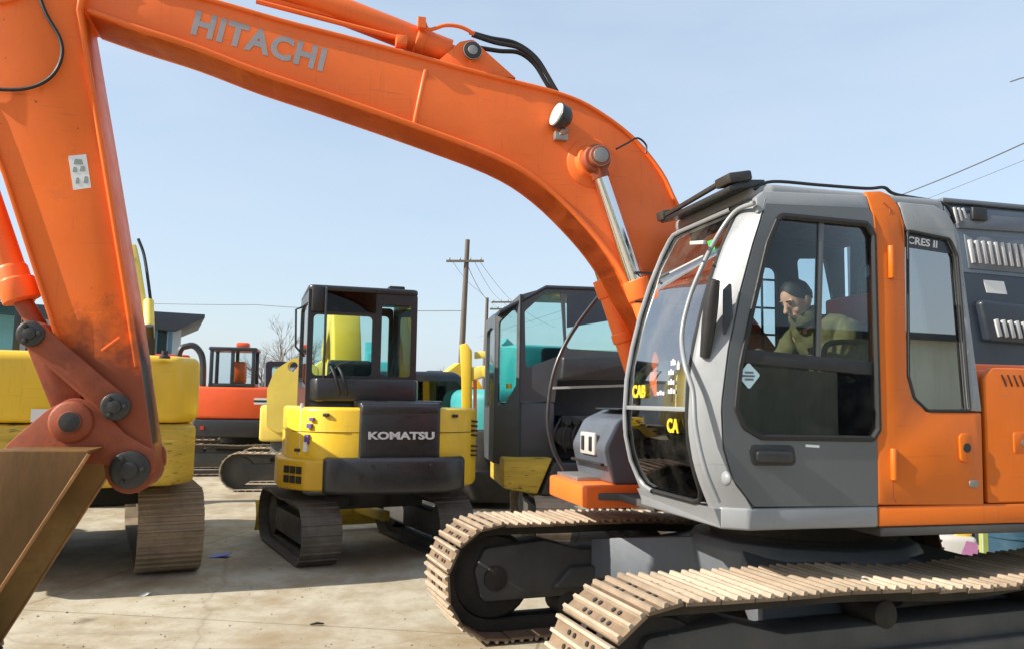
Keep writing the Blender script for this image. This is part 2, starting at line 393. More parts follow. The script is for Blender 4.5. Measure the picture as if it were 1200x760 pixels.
# ---- boom
YB0, YB1 = -.24, .10
def tb(pts, y=YB1+.02): return U.tr(1, y, pts)
low = tb([(100, 14), (160, 35), (225, 56), (300, 85), (380, 112), (480, 147), (585, 187), (640, 221), (690, 270), (722, 312), (742, 350)])
up = tb([(797, 240), (777, 200), (742, 158), (692, 122), (650, 105), (600, 92), (545, 78), (480, 60), (400, 39), (330, 21), (250, -2), (150, -26)])
low = [tuple(p) for p in low]+[(1.05, 2.08), (.62, 1.72), (.28, 1.45)]
up = [(.0, 1.86), (.35, 2.28), (.72, 2.72)]+[tuple(p) for p in up]
low2 = [(p.x, p.z) for p in spline([(x, 0, z) for x, z in low], 4)]
up2 = [(p.x, p.z) for p in spline([(x, 0, z) for x, z in up], 4)]
m = MB()
nose = [(5.05, 3.98), (5.32, 4.05), (5.36, 4.22), (5.2, 4.32)]
m.prism(low2[::-1]+[(5.05, 3.99), (5.3, 4.02), (5.36, 4.14), (5.3, 4.26), (5.1, 4.3)]+up2[::-1]+[(-.02, 1.62), (.08, 1.45)], YB0, YB1)
boom = m.build('boom', M_orange, EX, .006)
m = MB(); m.strip(low2, YB0-.028, YB1+.028, -.03); m.build('bottom_flange', M_orange, boom, .012, 3)
m = MB(); m.strip(up2, YB0-.02, YB1+.02, -.024); m.build('top_flange', M_orange, boom, .009, 3)
# weld seam with a raised backing strip across the web
a, b = tb([(499, 82), (485, 148)], YB1)
m = MB(); m.bar((a[0], YB1+.002, a[1]), (b[0], YB1+.002, b[1]), .03, .03, (0, 1, 0)); m.build('weld_seam', M_orange, boom, .012, 3)
# faint maker's lettering
o = U.at(1, YB1+.004, 222, 38); e = U.at(1, YB1+.004, 378, 83); tp = U.at(1, YB1+.004, 228, 10)
d = (e-o); wl = lettering('HITACHI', .20, M_letter, boom, o, d, tp-o, bold=.008, stretch=1, spacing=1.1)
xs = [(v.co-o).dot(d.normalized()) for v in wl.data.vertices]; k = d.length/max(xs)
for v in wl.data.vertices:
    t = (v.co-o).dot(d.normalized()); v.co += d.normalized()*t*(k-1)
# brackets for the arm cylinder on top of the boom
br = rounded(tb([(512, 72), (540, 47), (556, 44), (570, 58), (606, 90), (560, 86)], .1), [0, .04, .05, .05, 0, 0])
for y in (-.14, .06):
    m = MB(); m.prism(br, y-.015, y+.015); m.build('cylinder_bracket', M_orange, boom, .004)
c0 = U.at(1, .1, 553, 61)
m = MB(); m.cyl((c0.x, -.19, c0.z), (c0.x, .115, c0.z), .045); m.mat(1).cyl((c0.x, .113, c0.z), (c0.x, .128, c0.z), .062); m.mat(0).cyl((c0.x, .126, c0.z), (c0.x, .138, c0.z), .032)
m.build('bracket_pin', [M_steel, M_pin], boom, .004)
# arm cylinder on top of the boom
t0 = Vector((c0.x, -.04, c0.z)); t1 = U.at(1, -.04, 405, 15); dr = (t1-t0).normalized()
m = MB(); m.cyl(t0+dr*.13, t0+dr*1.62, .088); m.lathe(t0+dr*1.6, dr, [(0, .088), (.01, .105), (.16, .105), (.17, .06)]); m.lathe(t0+dr*.30, dr, [(0, .089), (.005, .102), (.06, .102), (.065, .089)])
ac = m.build('arm_cylinder', M_orange, EX, .004)
m = MB(); m.cyl(t0+dr*1.7, t0+dr*2.62, .05); m.build('rod', M_chrome, ac)
m = MB(); m.lathe(t0+Vector((0, -.07, 0)), (0, 1, 0), [(0, .07), (.14, .07)]); m.cyl(t0, t0+dr*.16, .06); m.lathe(t0+dr*2.7+Vector((0, -.06, 0)), (0, 1, 0), [(0, .085), (.12, .085)]); m.build('rod_eye', M_orange, ac, .004)
pp = [U.at(1, .08, *q) for q in [(497, 26), (503, 35), (522, 30), (540, 32), (556, 40)]]
m = MB(); m.tube(spline(pp, 5), .013, 8); m.box(U.at(1, .08, 494, 28), (.05, .05, .07)); m.build('steel_pipe', M_orange, ac)
# pipes running along the top of the boom
for y, q in ((.06, [(300, 8), (400, 34), (475, 53)]), (-.01, [(300, 3), (400, 28), (475, 47)])):
    pts = [U.at(1, y, *p)+Vector((0, 0, .035)) for p in q]
    m = MB(); m.tube(pts, .017, 8); m.build('hydraulic_pipe', M_orange, boom)
m = MB(); b0 = U.at(1, .1, 470, 53); m.box(b0+Vector((0, 0, .02)), (.07, .09, .06)); m.build('pipe_clamp', M_orange, boom, .006)
# black hoses from the cylinder over the bend
for k, q in enumerate(([(553, 41), (580, 50), (610, 57), (632, 75), (648, 100), (662, 125)], [(560, 56), (585, 60), (608, 62), (626, 75), (640, 97), (655, 122)], [(550, 38), (575, 45), (604, 51), (628, 68), (645, 95), (658, 118)])):
    pts = [U.at(1, .04-.06*k, *p) for p in q]
    m = MB(); m.tube(spline(pts, 6), .016, 8); m.build('hydraulic_hose', M_rubber, boom)
# working lamp
lp = U.at(1, .18, 660, 138); fwd = Vector((.92, .18, .25)).normalized()
m = MB(); m.lathe(lp-fwd*.05, fwd, [(0, .04), (.03, .075), (.09, .085), (.1, .08)], 18); lm = m.build('work_lamp', M_blackpaint, boom, .004)
m = MB(); m.lathe(lp+fwd*.048, fwd, [(0, .078), (.012, .075), (.018, .05)], 18); m.build('lens', M_lens, lm)
lb = U.at(1, .13, 657, 160); m = MB(); m.bar(lp-fwd*.02-Vector((0, 0, .07)), lb, .05, .03); m.box(lb, (.09, .05, .06)); m.build('bracket', M_steel, lm, .006)
# lift cylinders
pb = U.at(1, .27, 703, 183)
for y0_, s_ in ((YB1-.02, 1), (YB0+.02, -1)):
    m = MB(); m.lathe((pb.x, y0_, pb.z), (0, s_, 0), [(0, .17), (.03, .17), (.045, .12), (.09, .11), (.095, .05)], 28); m.build('pin_boss', M_orange, boom, .004)
m = MB(); m.cyl((pb.x, -.44, pb.z), (pb.x, .30, pb.z), .05); m.mat(1).cyl((pb.x, .24, pb.z), (pb.x, .285, pb.z), .07)
m.build('lift_pin', [M_steel, M_orange_worn], boom, .004)
pw = [U.at(1, .2, *q) for q in [(722, 175), (735, 168), (747, 162), (757, 170), (757, 180)]]
m = MB(); m.tube(spline(pw, 5), .007, 6); m.build('grease_line', M_rubber, boom)
for y in (.178, -.32):
    ft = Vector((.80, y, 1.12)); tp = Vector((pb.x, y, pb.z)); q = U.at(1, y, 748, 330) if y > 0 else U.at(1, y, 698, 333)
    dr = (ft-tp).normalized(); L = (ft-tp).length; g = (q-tp).dot(dr)
    m = MB(); m.cyl(tp+dr*g, ft-dr*.1, .074); m.lathe(tp+dr*(g-.02), dr, [(0, .055), (.005, .088), (.13, .088), (.14, .075)]); m.lathe(tp+dr*(g+.38), dr, [(0, .075), (.01, .086), (.07, .086), (.08, .075)])
    m.lathe(ft+Vector((0, -.07, 0)), (0, 1, 0), [(0, .1), (.14, .1)])
    lc = m.build('lift_cylinder', M_orange, EX, .003)
    m = MB(); m.cyl(tp+dr*.05, tp+dr*g, .052); m.build('rod', M_chrome, lc)
    m = MB(); m.lathe(tp+Vector((0, -.055, 0)), (0, 1, 0), [(0, .085), (.01, .095), (.10, .095), (.11, .085)]); m.cyl(tp, tp+dr*.13, .06); m.build('rod_eye', M_orange_worn, lc, .004)

# ---- arm
YA0, YA1 = -.22, .14
ya = YA1+.02
edge = U.tr(1, ya, [(95, 12), (121, 165), (150, 340), (164, 430), (177, 520)])
tip = U.at(1, ya, 152, 551)
left = U.tr(1, ya, [(130, 560), (112, 500), (92, 455), (66, 402), (36, 310), (2, 205)])
tipc = [(tip.x+.13*math.cos(a), tip.z+.13*math.sin(a)) for a in [PI*1.06+k*(PI*.85)/8 for k in range(9)]]
prof = [(4.88, 4.42), (4.74, 4.10)]+[tuple(p) for p in edge]+tipc+[tuple(p) for p in left[1:]]+[(5.34, 3.55), (5.52, 4.0), (5.66, 4.55), (5.62, 4.98), (5.45, 5.02), (5.28, 4.62)]
m = MB(); m.prism(prof, YA0, YA1); arm = m.build('arm', M_orange_arm, EX, .006)
m = MB(); m.strip([(4.74, 4.10)]+[tuple(p) for p in edge[:-1]], YA0-.028, YA1+.028, .03); m.build('rear_flange', M_orange_arm, arm, .012, 3)
m = MB(); m.strip([tuple(Vector(edge[2]).lerp(Vector(edge[3]), .3))]+[tuple(p) for p in edge[3:]]+[(edge[-1][0]-.01, tip.z-.02)], YA0+.03, YA1-.03, .055); m.build('dark_rear_strip', M_pin, arm, .006)  # added dark strip, gives the arm's rear edge its shaded look
m = MB(); m.strip([tuple(p) for p in left[2:]]+[(5.34, 3.55)], YA0-.02, YA1+.02, .02); m.build('front_flange', M_orange_arm, arm, .004)
m = MB(); m.lathe((5.2, YA0-.03, 4.12), (0, 1, 0), [(0, .18), (YA1-YA0+.06, .18)]); m.build('elbow_boss', M_orange, arm, .004)
# weld bead on the side of the arm, and its hose
m = MB(); q = U.tr(1, YA1, [(141, 395), (119, 411), (115, 411)]); m.bar((q[0][0], YA1+.003, q[0][1]), (q[1][0], YA1+.003, q[1][1]), .016, .012, (0, 1, 0)); m.build('weld_bead', M_orange, arm, .005)
hp = [U.at(1, YA1+.03, *q) for q in [(35, -40), (52, 12), (70, 45), (72, 68), (60, 90), (35, 103), (0, 105), (-40, 98)]]
m = MB(); m.tube(spline(hp, 6), .011, 8); m.build('hydraulic_hose', M_rubber, arm)
st = U.tr(1, YA1+.001, [(80, 183), (101, 181), (107, 220), (86, 223)])
m = MB(); m.prism(st, YA1, YA1+.003); stk = m.build('warning_sticker', M_white, arm)
s0 = [U.at(1, YA1+.004, *q) for q in [(85, 188), (100, 186), (95, 203), (88, 217), (102, 212)]]
m = MB()
for (px, py, w, h) in ((92, 190, 10, 7), (88, 199, 5, 7), (97, 198, 6, 7), (91, 212, 4, 8), (101, 211, 5, 9)):
    c = U.at(1, YA1+.004, px, py); m.prism(rounded([(c.x+w*.0026, c.z-h*.0023), (c.x-w*.0026, c.z-h*.0023+.003), (c.x-w*.0016, c.z+h*.0023), (c.x+w*.0018, c.z+h*.0023)], .004, 2), YA1+.0035, YA1+.0045)
m.build('sticker_print', M_print, stk)
# linkage
P_arm = U.at(1, .2, 136, 476); P_top = U.at(1, .2, 37, 391); P_bk = U.at(1, .2, 82, 494); P_tip = U.at(1, .2, 152, 550)
def link(a, b, y, w0, w1, th, mat, name):
    a, b = Vector((a.x, a.z)), Vector((b.x, b.z)); d = (b-a).normalized(); n = Vector((-d.y, d.x))
    pl = [a+n*w0*math.cos(t)-d*w0*math.sin(t) for t in [k*PI/8 for k in range(9)]]
    pl += [b-n*w1*math.cos(t)+d*w1*math.sin(t) for t in [k*PI/8 for k in range(9)]]
    m = MB(); m.prism([(p.x, p.y) for p in pl], y-th/2, y+th/2); return m.build(name, mat, EX, .006)
for y in (.185, -.265):
    link(P_top, P_arm, y, .07, .075, .045, M_orange_worn, 'rocker_link')
link(P_top, P_bk, -.04, .07, .085, .30, M_orange_worn, 'bucket_link')
def pin(P, y0, y1, r, name='pivot_pin'):
    m = MB(); m.cyl((P.x, y0, P.z), (P.x, y1, P.z), r); m.mat(1)
    for y, s_ in ((y1, 1), (y0, -1)):
        m.lathe((P.x, y-.03*s_, P.z), (0, s_, 0), [(0, r*1.55), (.045, r*1.55), (.05, r*1.2)], 20)
    m.mat(0).cyl((P.x, y1+.015, P.z), (P.x, y1+.035, P.z), r*.7)
    for k in range(3):
        a = 1+k*2.09; m.cyl((P.x+r*1.05*math.cos(a), y1, P.z+r*1.05*math.sin(a)), (P.x+r*1.05*math.cos(a), y1+.035, P.z+r*1.05*math.sin(a)), .014, n=6)
    return m.build(name, [M_pin, M_pin], EX, .003)
pin(P_arm, -.29, .215, .05); pin(P_top, -.29, .215, .045); pin(P_tip, -.25, .20, .068)
m = MB(); m.lathe((P_bk.x, -.20, P_bk.z), (0, 1, 0), [(0, .115), (.39, .115), (.4, .1)]); m.mat(1).cyl((P_bk.x, .19, P_bk.z), (P_bk.x, .215, P_bk.z), .06); m.build('bucket_pin', [M_orange_worn, M_pin], EX, .004)
# bucket cylinder in front of the arm
b0 = U.at(1, -.04, 26, 352); b1 = U.at(1, -.04, -38, 165); dr = (b1-b0).normalized()
m = MB(); m.cyl(b0+dr*.04, b0+dr*2.0, .075); m.lathe(b0-dr*.01, dr, [(0, .06), (.01, .1), (.13, .1), (.14, .085), (.2, .085), (.22, .075)])
bc = m.build('bucket_cylinder', M_orange, EX, .003)
m = MB(); pt = Vector((P_top.x, -.04, P_top.z)); m.cyl(b0, pt, .05); m.lathe(pt+Vector((0, -.13, 0)), (0, 1, 0), [(0, .075), (.26, .075)]); m.build('rod_eye', M_orange_worn, bc, .004)
# bucket: back and floor shell, two side plates, ears, lip and teeth
A1 = Vector(U.tr(1, .5, [(105, 527)])[0]); A2 = Vector(U.tr(1, .5, [(5, 680)])[0]); da = (A2-A1).normalized()
LIP = A1+da*1.42
def bz(p0, p1, p2, p3, n=14): return [p0*(1-t)**3+p1*3*t*(1-t)**2+p2*3*t*t*(1-t)+p3*t**3 for t in [k/n for k in range(n+1)]]
back = [A1+Vector((.0, .0))]+bz(Vector((4.92, A1.y+.0)), Vector((5.55, A1.y-.02)), Vector((5.72, .25)), LIP+Vector((.12, .01)))+[LIP]
back2 = [(p.x, p.y) for p in back]
def sideplate(y0, y1): 
    m = MB(); m.prism(back2, y0, y1); return m
YK0, YK1 = -.53, .47
m = MB(); n = len(back)
rows = [[(p[0], y, p[1]) for y in (YK0, -.03, YK1)] for p in back2]
cen = Vector((4.95, 0, .8))
m.shell(rows, lambda p: (Vector((cen.x-p.x, 0, cen.z-p.z))).normalized()*.022)
bk = m.build('bucket', M_bucket, EX, 0)
for y0, y1 in ((YK1-.002, YK1+.022), (YK0-.022, YK0+.002)):
    m = sideplate(y0, y1); m.build('side_plate', M_bucket if y0 > 0 else M_bucket_in, bk, .010, 3)
    m = MB(); q0, q1 = A1+da*.02, A1+da*1.38; m.tube([(q0.x, (y0+y1)/2, q0.y), (q1.x, (y0+y1)/2, q1.y)], .013, 8); m.build('worn_edge', M_edge, bk)
m = MB(); nrm3 = Vector((da.x, 0, da.y)); m.box((LIP.x+.06, -.03, LIP.y+.01), (.2, 1.06, .035), Matrix.Rotation(.2, 3, 'Y')); m.build('cutting_lip', M_bucket, bk, .006)
for k in range(5):
    y = YK0+.1+k*.2; m = MB(); b = Vector((LIP.x, y, LIP.y)); d3 = Vector((da.x, 0, da.y)).normalized()
    m.tube([b-d3*.05, b+d3*.08, b+d3*.2], [.06, .05, .015], 6); m.build('tooth', M_mud, bk, .004)
ear = rounded([(A1.x-.02, A1.y-.10), (P_tip.x-.13, P_tip.z-.06), (P_tip.x-.12, P_tip.z+.1), (P_tip.x+.04, P_tip.z+.2), (P_bk.x-.12, P_bk.z+.1), (P_bk.x, P_bk.z+.14), (P_bk.x+.13, P_bk.z+.06), (P_bk.x+.3, A1.y+.02), (P_bk.x+.36, A1.y-.08)], [.02, .1, .08, .1, .08, .1, .1, .1, .02])
for y in (.155, -.235):
    m = MB(); m.prism(ear, y-.022, y+.022); m.build('bucket_ear', M_orange_worn, bk, .006)

# ---- upper deck
m = MB()
m.prism([(1.22, .24), (1.22, -.35), (1.42, -.42), (1.42, -1.30), (.6, -1.355), (-2.2, -1.355), (-2.45, -1.1), (-2.45, 1.1), (-2.2, 1.35), (.41, 1.35), (.41, .24)], 1.06, 1.11, 'xy')
m.build('deck_plate', M_mudframe, EX, .006)
m = MB(); m.lathe((0, 0, .80), (0, 0, 1), [(0, .62), (.1, .62), (.11, .68), (.2, .68), (.21, .6), (.262, .6)], 32); m.build('slewing_ring', M_mud, EX, .004)
m = MB(); m.prism([(.42, 1.354), (-2.15, 1.354), (-2.15, 1.31), (.42, 1.31)], 1.112, 1.222, 'xy'); m.build('side_sill', M_orange_shaded, EX, .012)
# right front step with its gray cover and hand rail
m = MB(); m.prism(rounded([(1.46, -.40), (1.46, -1.30), (1.3, -1.355), (.72, -1.355), (.72, -.40)], [.02, .08, .05, 0, 0]), 1.0, 1.16, 'xy'); m.build('front_step', M_orange, EX, .02)
m = MB(); m.box((1.2, -1.0, 1.175), (.4, .5, .03)); m.build('step_tread', M_steel, EX, .004)
cv = rounded([(1.22, 1.16), (1.28, 1.42), (1.18, 1.62), (1.0, 1.70), (.72, 1.70), (.72, 1.16)], [.03, .1, .12, .1, .02, .02])
m = MB(); m.prism(cv, -1.24, -.46); cov = m.build('step_cover', M_cover, EX, .07, 4)
m = MB(); m.box((.98, -.85, 1.705), (.3, .5, .012)); m.build('cover_hatch', M_blackpaint, cov, .004)
m = MB(); m.bar((1.29, -1.19, 1.30), (1.29, -.51, 1.30), .03, .02); m.build('cover_trim', M_blackpaint, cov, .004)
m = MB(); m.box((1.275, -.85, 1.44), (.03, .32, .17)); m.build('lamp_recess', M_gray_dusty, cov, .012)
for y in (-.76, -.93):
    m = MB(); m.box((1.292, y, 1.44), (.02, .05, .11)); m.build('lamp', M_black, cov, .006)
rl = [U.at(1, -1.28, *q) for q in [(662, 552), (648, 525), (642, 490), (648, 440), (664, 400), (690, 362), (712, 338), (735, 335)]]
m = MB(); m.tube(spline(rl, 6)+[Vector((.1, -1.28, 2.70)), Vector((.0, -1.28, 2.6)), Vector((.0, -1.28, 1.9))], .018, 10); m.build('hand_rail', M_blackpaint, EX)
m = MB(); m.box((.1, -.87, 1.56), (1.2, .9, .9)); m.build('fuel_tank', M_orange, EX, .05, 3)
m = MB(); m.box((-.95, -.87, 1.5), (.88, .9, .78)); m.build('pump_cover', M_orange, EX, .04, 3)
# boom foot brackets
for y in (-.30, .20):
    m = MB(); m.prism([(1.0, 1.11), (.9, 1.22), (.35, 1.78), (.18, 1.8), (.02, 1.7), (-.3, 1.11)], y-.022, y+.022); m.build('boom_bracket', M_orange, EX, .006)
# side door of the rear housing, louvres, hood, counterweight
dr_ = rounded([(-.30, 1.225), (-.30, 1.93), (-.36, 1.985), (-2.0, 1.985), (-2.0, 1.225)], [.01, .06, .05, .03, .01])
m = MB(); m.prism(dr_, 1.312, 1.352); sd = m.build('side_door', M_orange_shaded, EX, .014, 3)
m = MB()
for k in range(5): 
    m.bar((-.42-.042*k, 1.353, 1.945), (-.45-.042*k, 1.353, 1.88), .004, .016, (0, 1, 0))
m.build('air_slots', M_black, sd)
m = MB(); m.prism(rounded([(-.485, 1.50), (-.485, 1.62), (-.62, 1.62), (-.62, 1.50)], .015), 1.351, 1.358); pl = m.build('latch_plate', M_orange_shaded, sd, .003)
m = MB(); m.prism(circle(-.56, 1.56, .022), 1.357, 1.362); m.build('lock', M_steel, pl)
m = MB(); m.box((-1.15, 0, 1.6), (1.69, 2.6, .75)); m.build('engine_housing', M_orange, EX, .04, 3)
m = MB(); m.prism([(-2.02, -1.3), (-2.02, 1.3), (-2.35, 1.22), (-2.65, .8), (-2.75, 0), (-2.65, -.8), (-2.35, -1.22)], 1.08, 2.08, 'xy'); m.build('counterweight', M_orange, EX, .06, 3)
m = MB(); m.box((-1.35, -.25, 2.0), (1.2, 1.5, .12)); m.build('engine_hood', M_orange, EX, .04, 3)

# ---- cab
XF = [(1.10, 1.30), (1.2, 1.345), (1.3, 1.39), (1.42, 1.44), (1.62, 1.475), (1.95, 1.455), (2.25, 1.385), (2.6, 1.265), (2.8, 1.165), (2.9, 1.10), (2.96, 1.03)]
def xf(z):
    for (z0, x0), (z1, x1) in zip(XF, XF[1:]):
        if z <= z1: t = max(0, (z-z0)/(z1-z0)); t2 = t; return x0+(x1-x0)*t2
    return XF[-1][1]
def xfs(z): return (xf(z-.06)+2*xf(z)+xf(z+.06))/4
YL, YR = 1.355, .24
def ys(z): t = max(0, (z-2.70)/.25); return YL-.05*t*t
def wrap(x, y, z): return (x, y-(YL-ys(z)), z)
def cabside(pts): return U.tr(1, YL, pts)
seam = [(899, 238), (884, 285), (868, 345), (855, 410), (847, 475), (849, 525), (860, 562), (884, 593)]
SEAM = sorted([(p[1], p[0]) for p in cabside(seam)])
def xseam(z):
    if z <= SEAM[0][0]: return SEAM[0][1]
    for (z0, x0), (z1, x1) in zip(SEAM, SEAM[1:]):
        if z <= z1: return x0+(x1-x0)*(z-z0)/(z1-z0)
    return SEAM[-1][1]
# cab is one part: floor tub with roof; everything on it is a sub-part
m = MB(); tub = [(.42, 1.354), (1.20, 1.354), (1.315, 1.27), (1.335, .30), (1.30, .24), (-.27, .24), (-.27, 1.30), (.42, 1.30)]
m.prism(tub, 1.11, 1.225, 'xy'); CAB = m.build('cab', M_gray, EX, .015, 3)
def cp(mb, name, mat, bevel=.006, **kw): return mb.build(name, mat, CAB, bevel, **kw)
# near front pillar: curved strip from the windscreen round to the door seam
zs = [1.215+k*(2.86-1.215)/26 for k in range(27)]
def pil(z, mir=False):
    x = xfs(z); s = xseam(z) if not mir else x-.16; yo = ys(z) if not mir else YR
    if mir: return [(x-.004, .345, z), (x, .32, z), (x-.02, .27, z), (x-.07, .243, z), (s, YR, z)]
    w = 1.205
    e = min(x-.06, s+.012)
    return [(x-.006, w, z), (x-.002, w+.015, z), (x-(x-e)*.12, w+.035, z), (x-(x-e)*.5, (w+yo)/2+.014, z), (x-(x-e)*.88, yo-.016, z), (e, yo-.002, z)]
m = MB(); m.shell([pil(z) for z in zs], lambda p: Vector((-.035, -.03, 0))); cp(m, 'front_pillar', M_gray, 0, smooth=60)
m = MB(); m.shell([pil(z, True) for z in zs], lambda p: Vector((-.03, .03, 0))); cp(m, 'front_pillar', M_gray, 0, smooth=60)
# windscreen frame (rubber) and two panes
def front_sheet(z0, z1, y0, y1, dx, n=18, corner=0):
    rows = []
    for k in range(n+1):
        z = z0+(z1-z0)*k/n; c = corner*max(0, 1-(z-z0)/max(corner, 1e-3)) if corner else 0
        c = corner-math.sqrt(max(0, corner**2-c**2)) if corner else 0
        rows.append([(xfs(z)+dx-(0 if .3 < y < 1.2 else .004), y, z) for y in [y0+c+(y1-y0-2*c)*j/6 for j in range(7)]])
    return rows
m = MB(); m.grid(front_sheet(1.735, 2.83, .35, 1.20, -.012)); cp(m, 'upper_windscreen', M_glass_ws, 0)
m = MB(); m.grid(front_sheet(1.25, 1.715, .35, 1.20, -.012, corner=.15)); cp(m, 'lower_windscreen', M_glass_low, 0)
m = MB(); m.bar((xfs(1.725)-.012, .345, 1.725), (xfs(1.725)-.012, 1.205, 1.725), .03, .026); cp(m, 'windscreen_joint', M_gray, .004)
def front_frame(off, rad):
    L = [(1.225, y) for y in (.5, .8, 1.06)]+[(1.245, 1.14), (1.30, 1.19), (1.4, 1.205)]
    L += [(z, 1.205) for z in (1.55, 1.7, 1.9, 2.1, 2.3, 2.5, 2.7, 2.8)]+[(2.835, 1.19), (2.845, 1.1), (2.845, .8), (2.845, .45), (2.835, .365), (2.8, .348)]
    L += [(z, .345) for z in (2.7, 2.5, 2.3, 2.1, 1.9, 1.7, 1.55, 1.4)]+[(1.3, .36), (1.245, .41), (1.225, .5)]
    return [Vector((xfs(z)+off, y, z)) for z, y in L]
m = MB(); m.tube(front_frame(-.004, 0), .015, 8, False); cp(m, 'windscreen_rubber', M_rubber, 0)
m = MB(); m.tube([p+Vector((.006, (0.022 if p.y < .6 else (-.0 if p.y > 1.0 else 0)), 0)) for p in front_frame(.0, 0)][15:31], .014, 8, False); cp(m, 'windscreen_trim', M_gray, 0)
m = MB(); m.shell([[(xfs(z), y, z) for y in (.27, .34, .8, 1.21, 1.27)] for z in (1.12, 1.15, 1.18, 1.215)], (-.04, 0, 0)); cp(m, 'front_apron', M_gray, 0)
# door
hole = rounded(dense(rounded(cabside([(914, 252), (1016, 262), (1024, 276), (1030, 503), (1023, 514), (893, 512), (872, 500), (863, 478), (868, 428), (882, 362), (900, 285)]), [.05, .03, .02, .02, .02, .05, .06, .05, .02, .02, .02])), 0)
outl = cabside(seam)+cabside([(1029, 592), (1024, 250), (1020, 243)])
m = MB(); m.prism(dense(outl, .06), 1.312, YL, 'xz', [hole], wrap); DOOR = cp(m, 'door', M_gray_door, 0, smooth=30)
def dp(mb, name, mat, bevel=.004): return mb.build(name, mat, CAB, bevel)
m = MB(); m.prism(hole, 1.330, 1.334, 'xz', (), wrap); cp(m, 'door_glass', M_glass_door, 0)
# black rubber line round the door glass
m = MB(); m.tube([Vector(wrap(x, 1.349, z)) for x, z in hole+hole[:1]], .018, 6, False); cp(m, 'window_seal', M_rubber, 0)
m = MB(); q = [U.at(1, 1.335, *p) for p in [(866, 416), (1028, 432)]]; m.bar(q[0], q[1], .02, .075); cp(m, 'window_rail', M_black, .006)
m = MB(); q = [U.at(1, 1.325, *p) for p in [(961, 258), (957, 422)]]; m.bar(q[0], q[1], .03, .034, (0, 1, 0)); cp(m, 'sash_post', M_gray_door, .004)
lowp = U.tr(1, 1.338, [(868, 428), (1029, 440), (1029, 512), (893, 510), (872, 498), (865, 478)])
m = MB(); m.prism(lowp, 1.336, 1.339); cp(m, 'lower_door_glass', M_glass_low, 0)
# door handle in its dark recess, little badge, diamond sticker
m = MB(); m.prism(rounded(cabside([(876, 520), (930, 521), (934, 545), (881, 545)]), .03), 1.345, 1.359); h_ = cp(m, 'door_handle', M_black, .005)
m = MB(); q = cabside([(884, 527), (926, 528), (926, 541), (884, 541)]); m.prism(rounded(q, .02), 1.36, 1.385); cp(m, 'handle_grip', M_blackpaint, .008)
m = MB(); q = cabside([(944, 520), (960, 521), (960, 524), (944, 523)]); m.prism(q, 1.355, 1.357); cp(m, 'door_badge', M_white, 0)
m = MB(); q = [U.at(1, 1.346, *p) for p in [(877, 424), (891, 439), (878, 456), (865, 440)]]; m.prism(rounded([(p.x, p.z) for p in q], .012), 1.343, 1.346); cp(m, 'diamond_sticker', M_bluest, 0)
m = MB()
for px, py, w in ((878, 436, .05), (877, 440, .075), (878, 444, .05)): c = U.at(1, 1.347, px, py); m.box(c, (w, .001, .010))
cp(m, 'sticker_print', M_bluegray, 0)
# orange rear side of the cab with its window
orp = cabside([(1021, 222), (1040, 221), (1050, 226), (1057, 241), (1060, 262), (1063, 440), (1069, 466), (1086, 482), (1150, 483), (1153, 591), (1029, 591), (1024, 250)])
m = MB(); m.prism(dense(orp, .06), 1.305, YL+.003, 'xz', (), wrap); cp(m, 'rear_side_panel', M_orange_shaded, .01)
grp = cabside([(1058, 235), (1100, 239), (1114, 248), (1124, 275), (1151, 482), (1137, 481), (1122, 300), (1113, 280), (1064, 270), (1061, 262)])
m = MB(); m.prism(dense(grp, .06), 1.305, YL, 'xz', (), wrap); cp(m, 'rear_corner_frame', M_gray, .008)
rw = cabside([(1064, 270), (1113, 280), (1122, 300), (1137, 481), (1088, 481), (1072, 466), (1065, 440)])
m = MB(); m.prism(dense(rounded(rw, [.02, .03, .02, .02, .03, .05, .02])), 1.325, 1.329, 'xz', (), wrap); cp(m, 'rear_side_window', M_glass_rear, 0)
m = MB(); rr = dense(rounded(rw, [.02, .03, .02, .02, .03, .05, .02]))
m.tube([Vector(wrap(x, 1.352, z)) for x, z in rr+rr[:1]], .009, 6, False); cp(m, 'window_seal', M_rubber, 0)
m = MB(); m.prism(cabside([(1063, 270), (1112, 281), (1120, 297), (1063, 288)]), 1.330, 1.334, 'xz'); cp(m, 'name_band', M_navy, 0)
o = U.at(1, 1.337, 1063, 285); e = U.at(1, 1.337, 1100, 291); lettering('CRES II', .058, M_silverletter, CAB, o, e-o, (0, 0, 1), bold=.001, stretch=1.15)
for q0, q1 in (((1044, 288), (1045, 326)), ((1047, 525), (1048, 562))):
    m = MB(); a, b = U.at(1, YL+.012, *q0), U.at(1, YL+.012, *q1); m.cyl(a, b, .018, n=12); m.box((a+b)/2+Vector((-.01, -.006, 0)), (.03, .012, (a-b).length*.86)); cp(m, 'hinge', M_orange_shaded, .004)
m = MB(); q = U.tr(1, YL+.004, [(1040, 236), (1046, 244), (1047, 582), (1050, 588)])
m.tube([Vector((x, ys(z)+.0015, z)) for x, z in q], .0045, 6); cp(m, 'panel_seam', M_orange_worn, 0)
m = MB(); m.prism(rounded(cabside([(1122, 507), (1136, 507), (1139, 541), (1124, 541)]), .03), YL+.001, YL+.014); la = cp(m, 'latch', M_orange_shaded, .006)
m = MB(); c = U.at(1, YL, 1131, 524); m.prism(circle(c.x, c.z, .026, 14), YL+.013, YL+.017); cp(m, 'latch_button', M_black, 0)
m = MB(); c = U.at(1, YL, 1140, 566); m.prism(rounded([(c.x-.03, c.z-.02), (c.x+.03, c.z-.02), (c.x+.03, c.z+.02), (c.x-.03, c.z+.02)], .015), YL+.003, YL+.01); cp(m, 'lock', M_steel, .002)
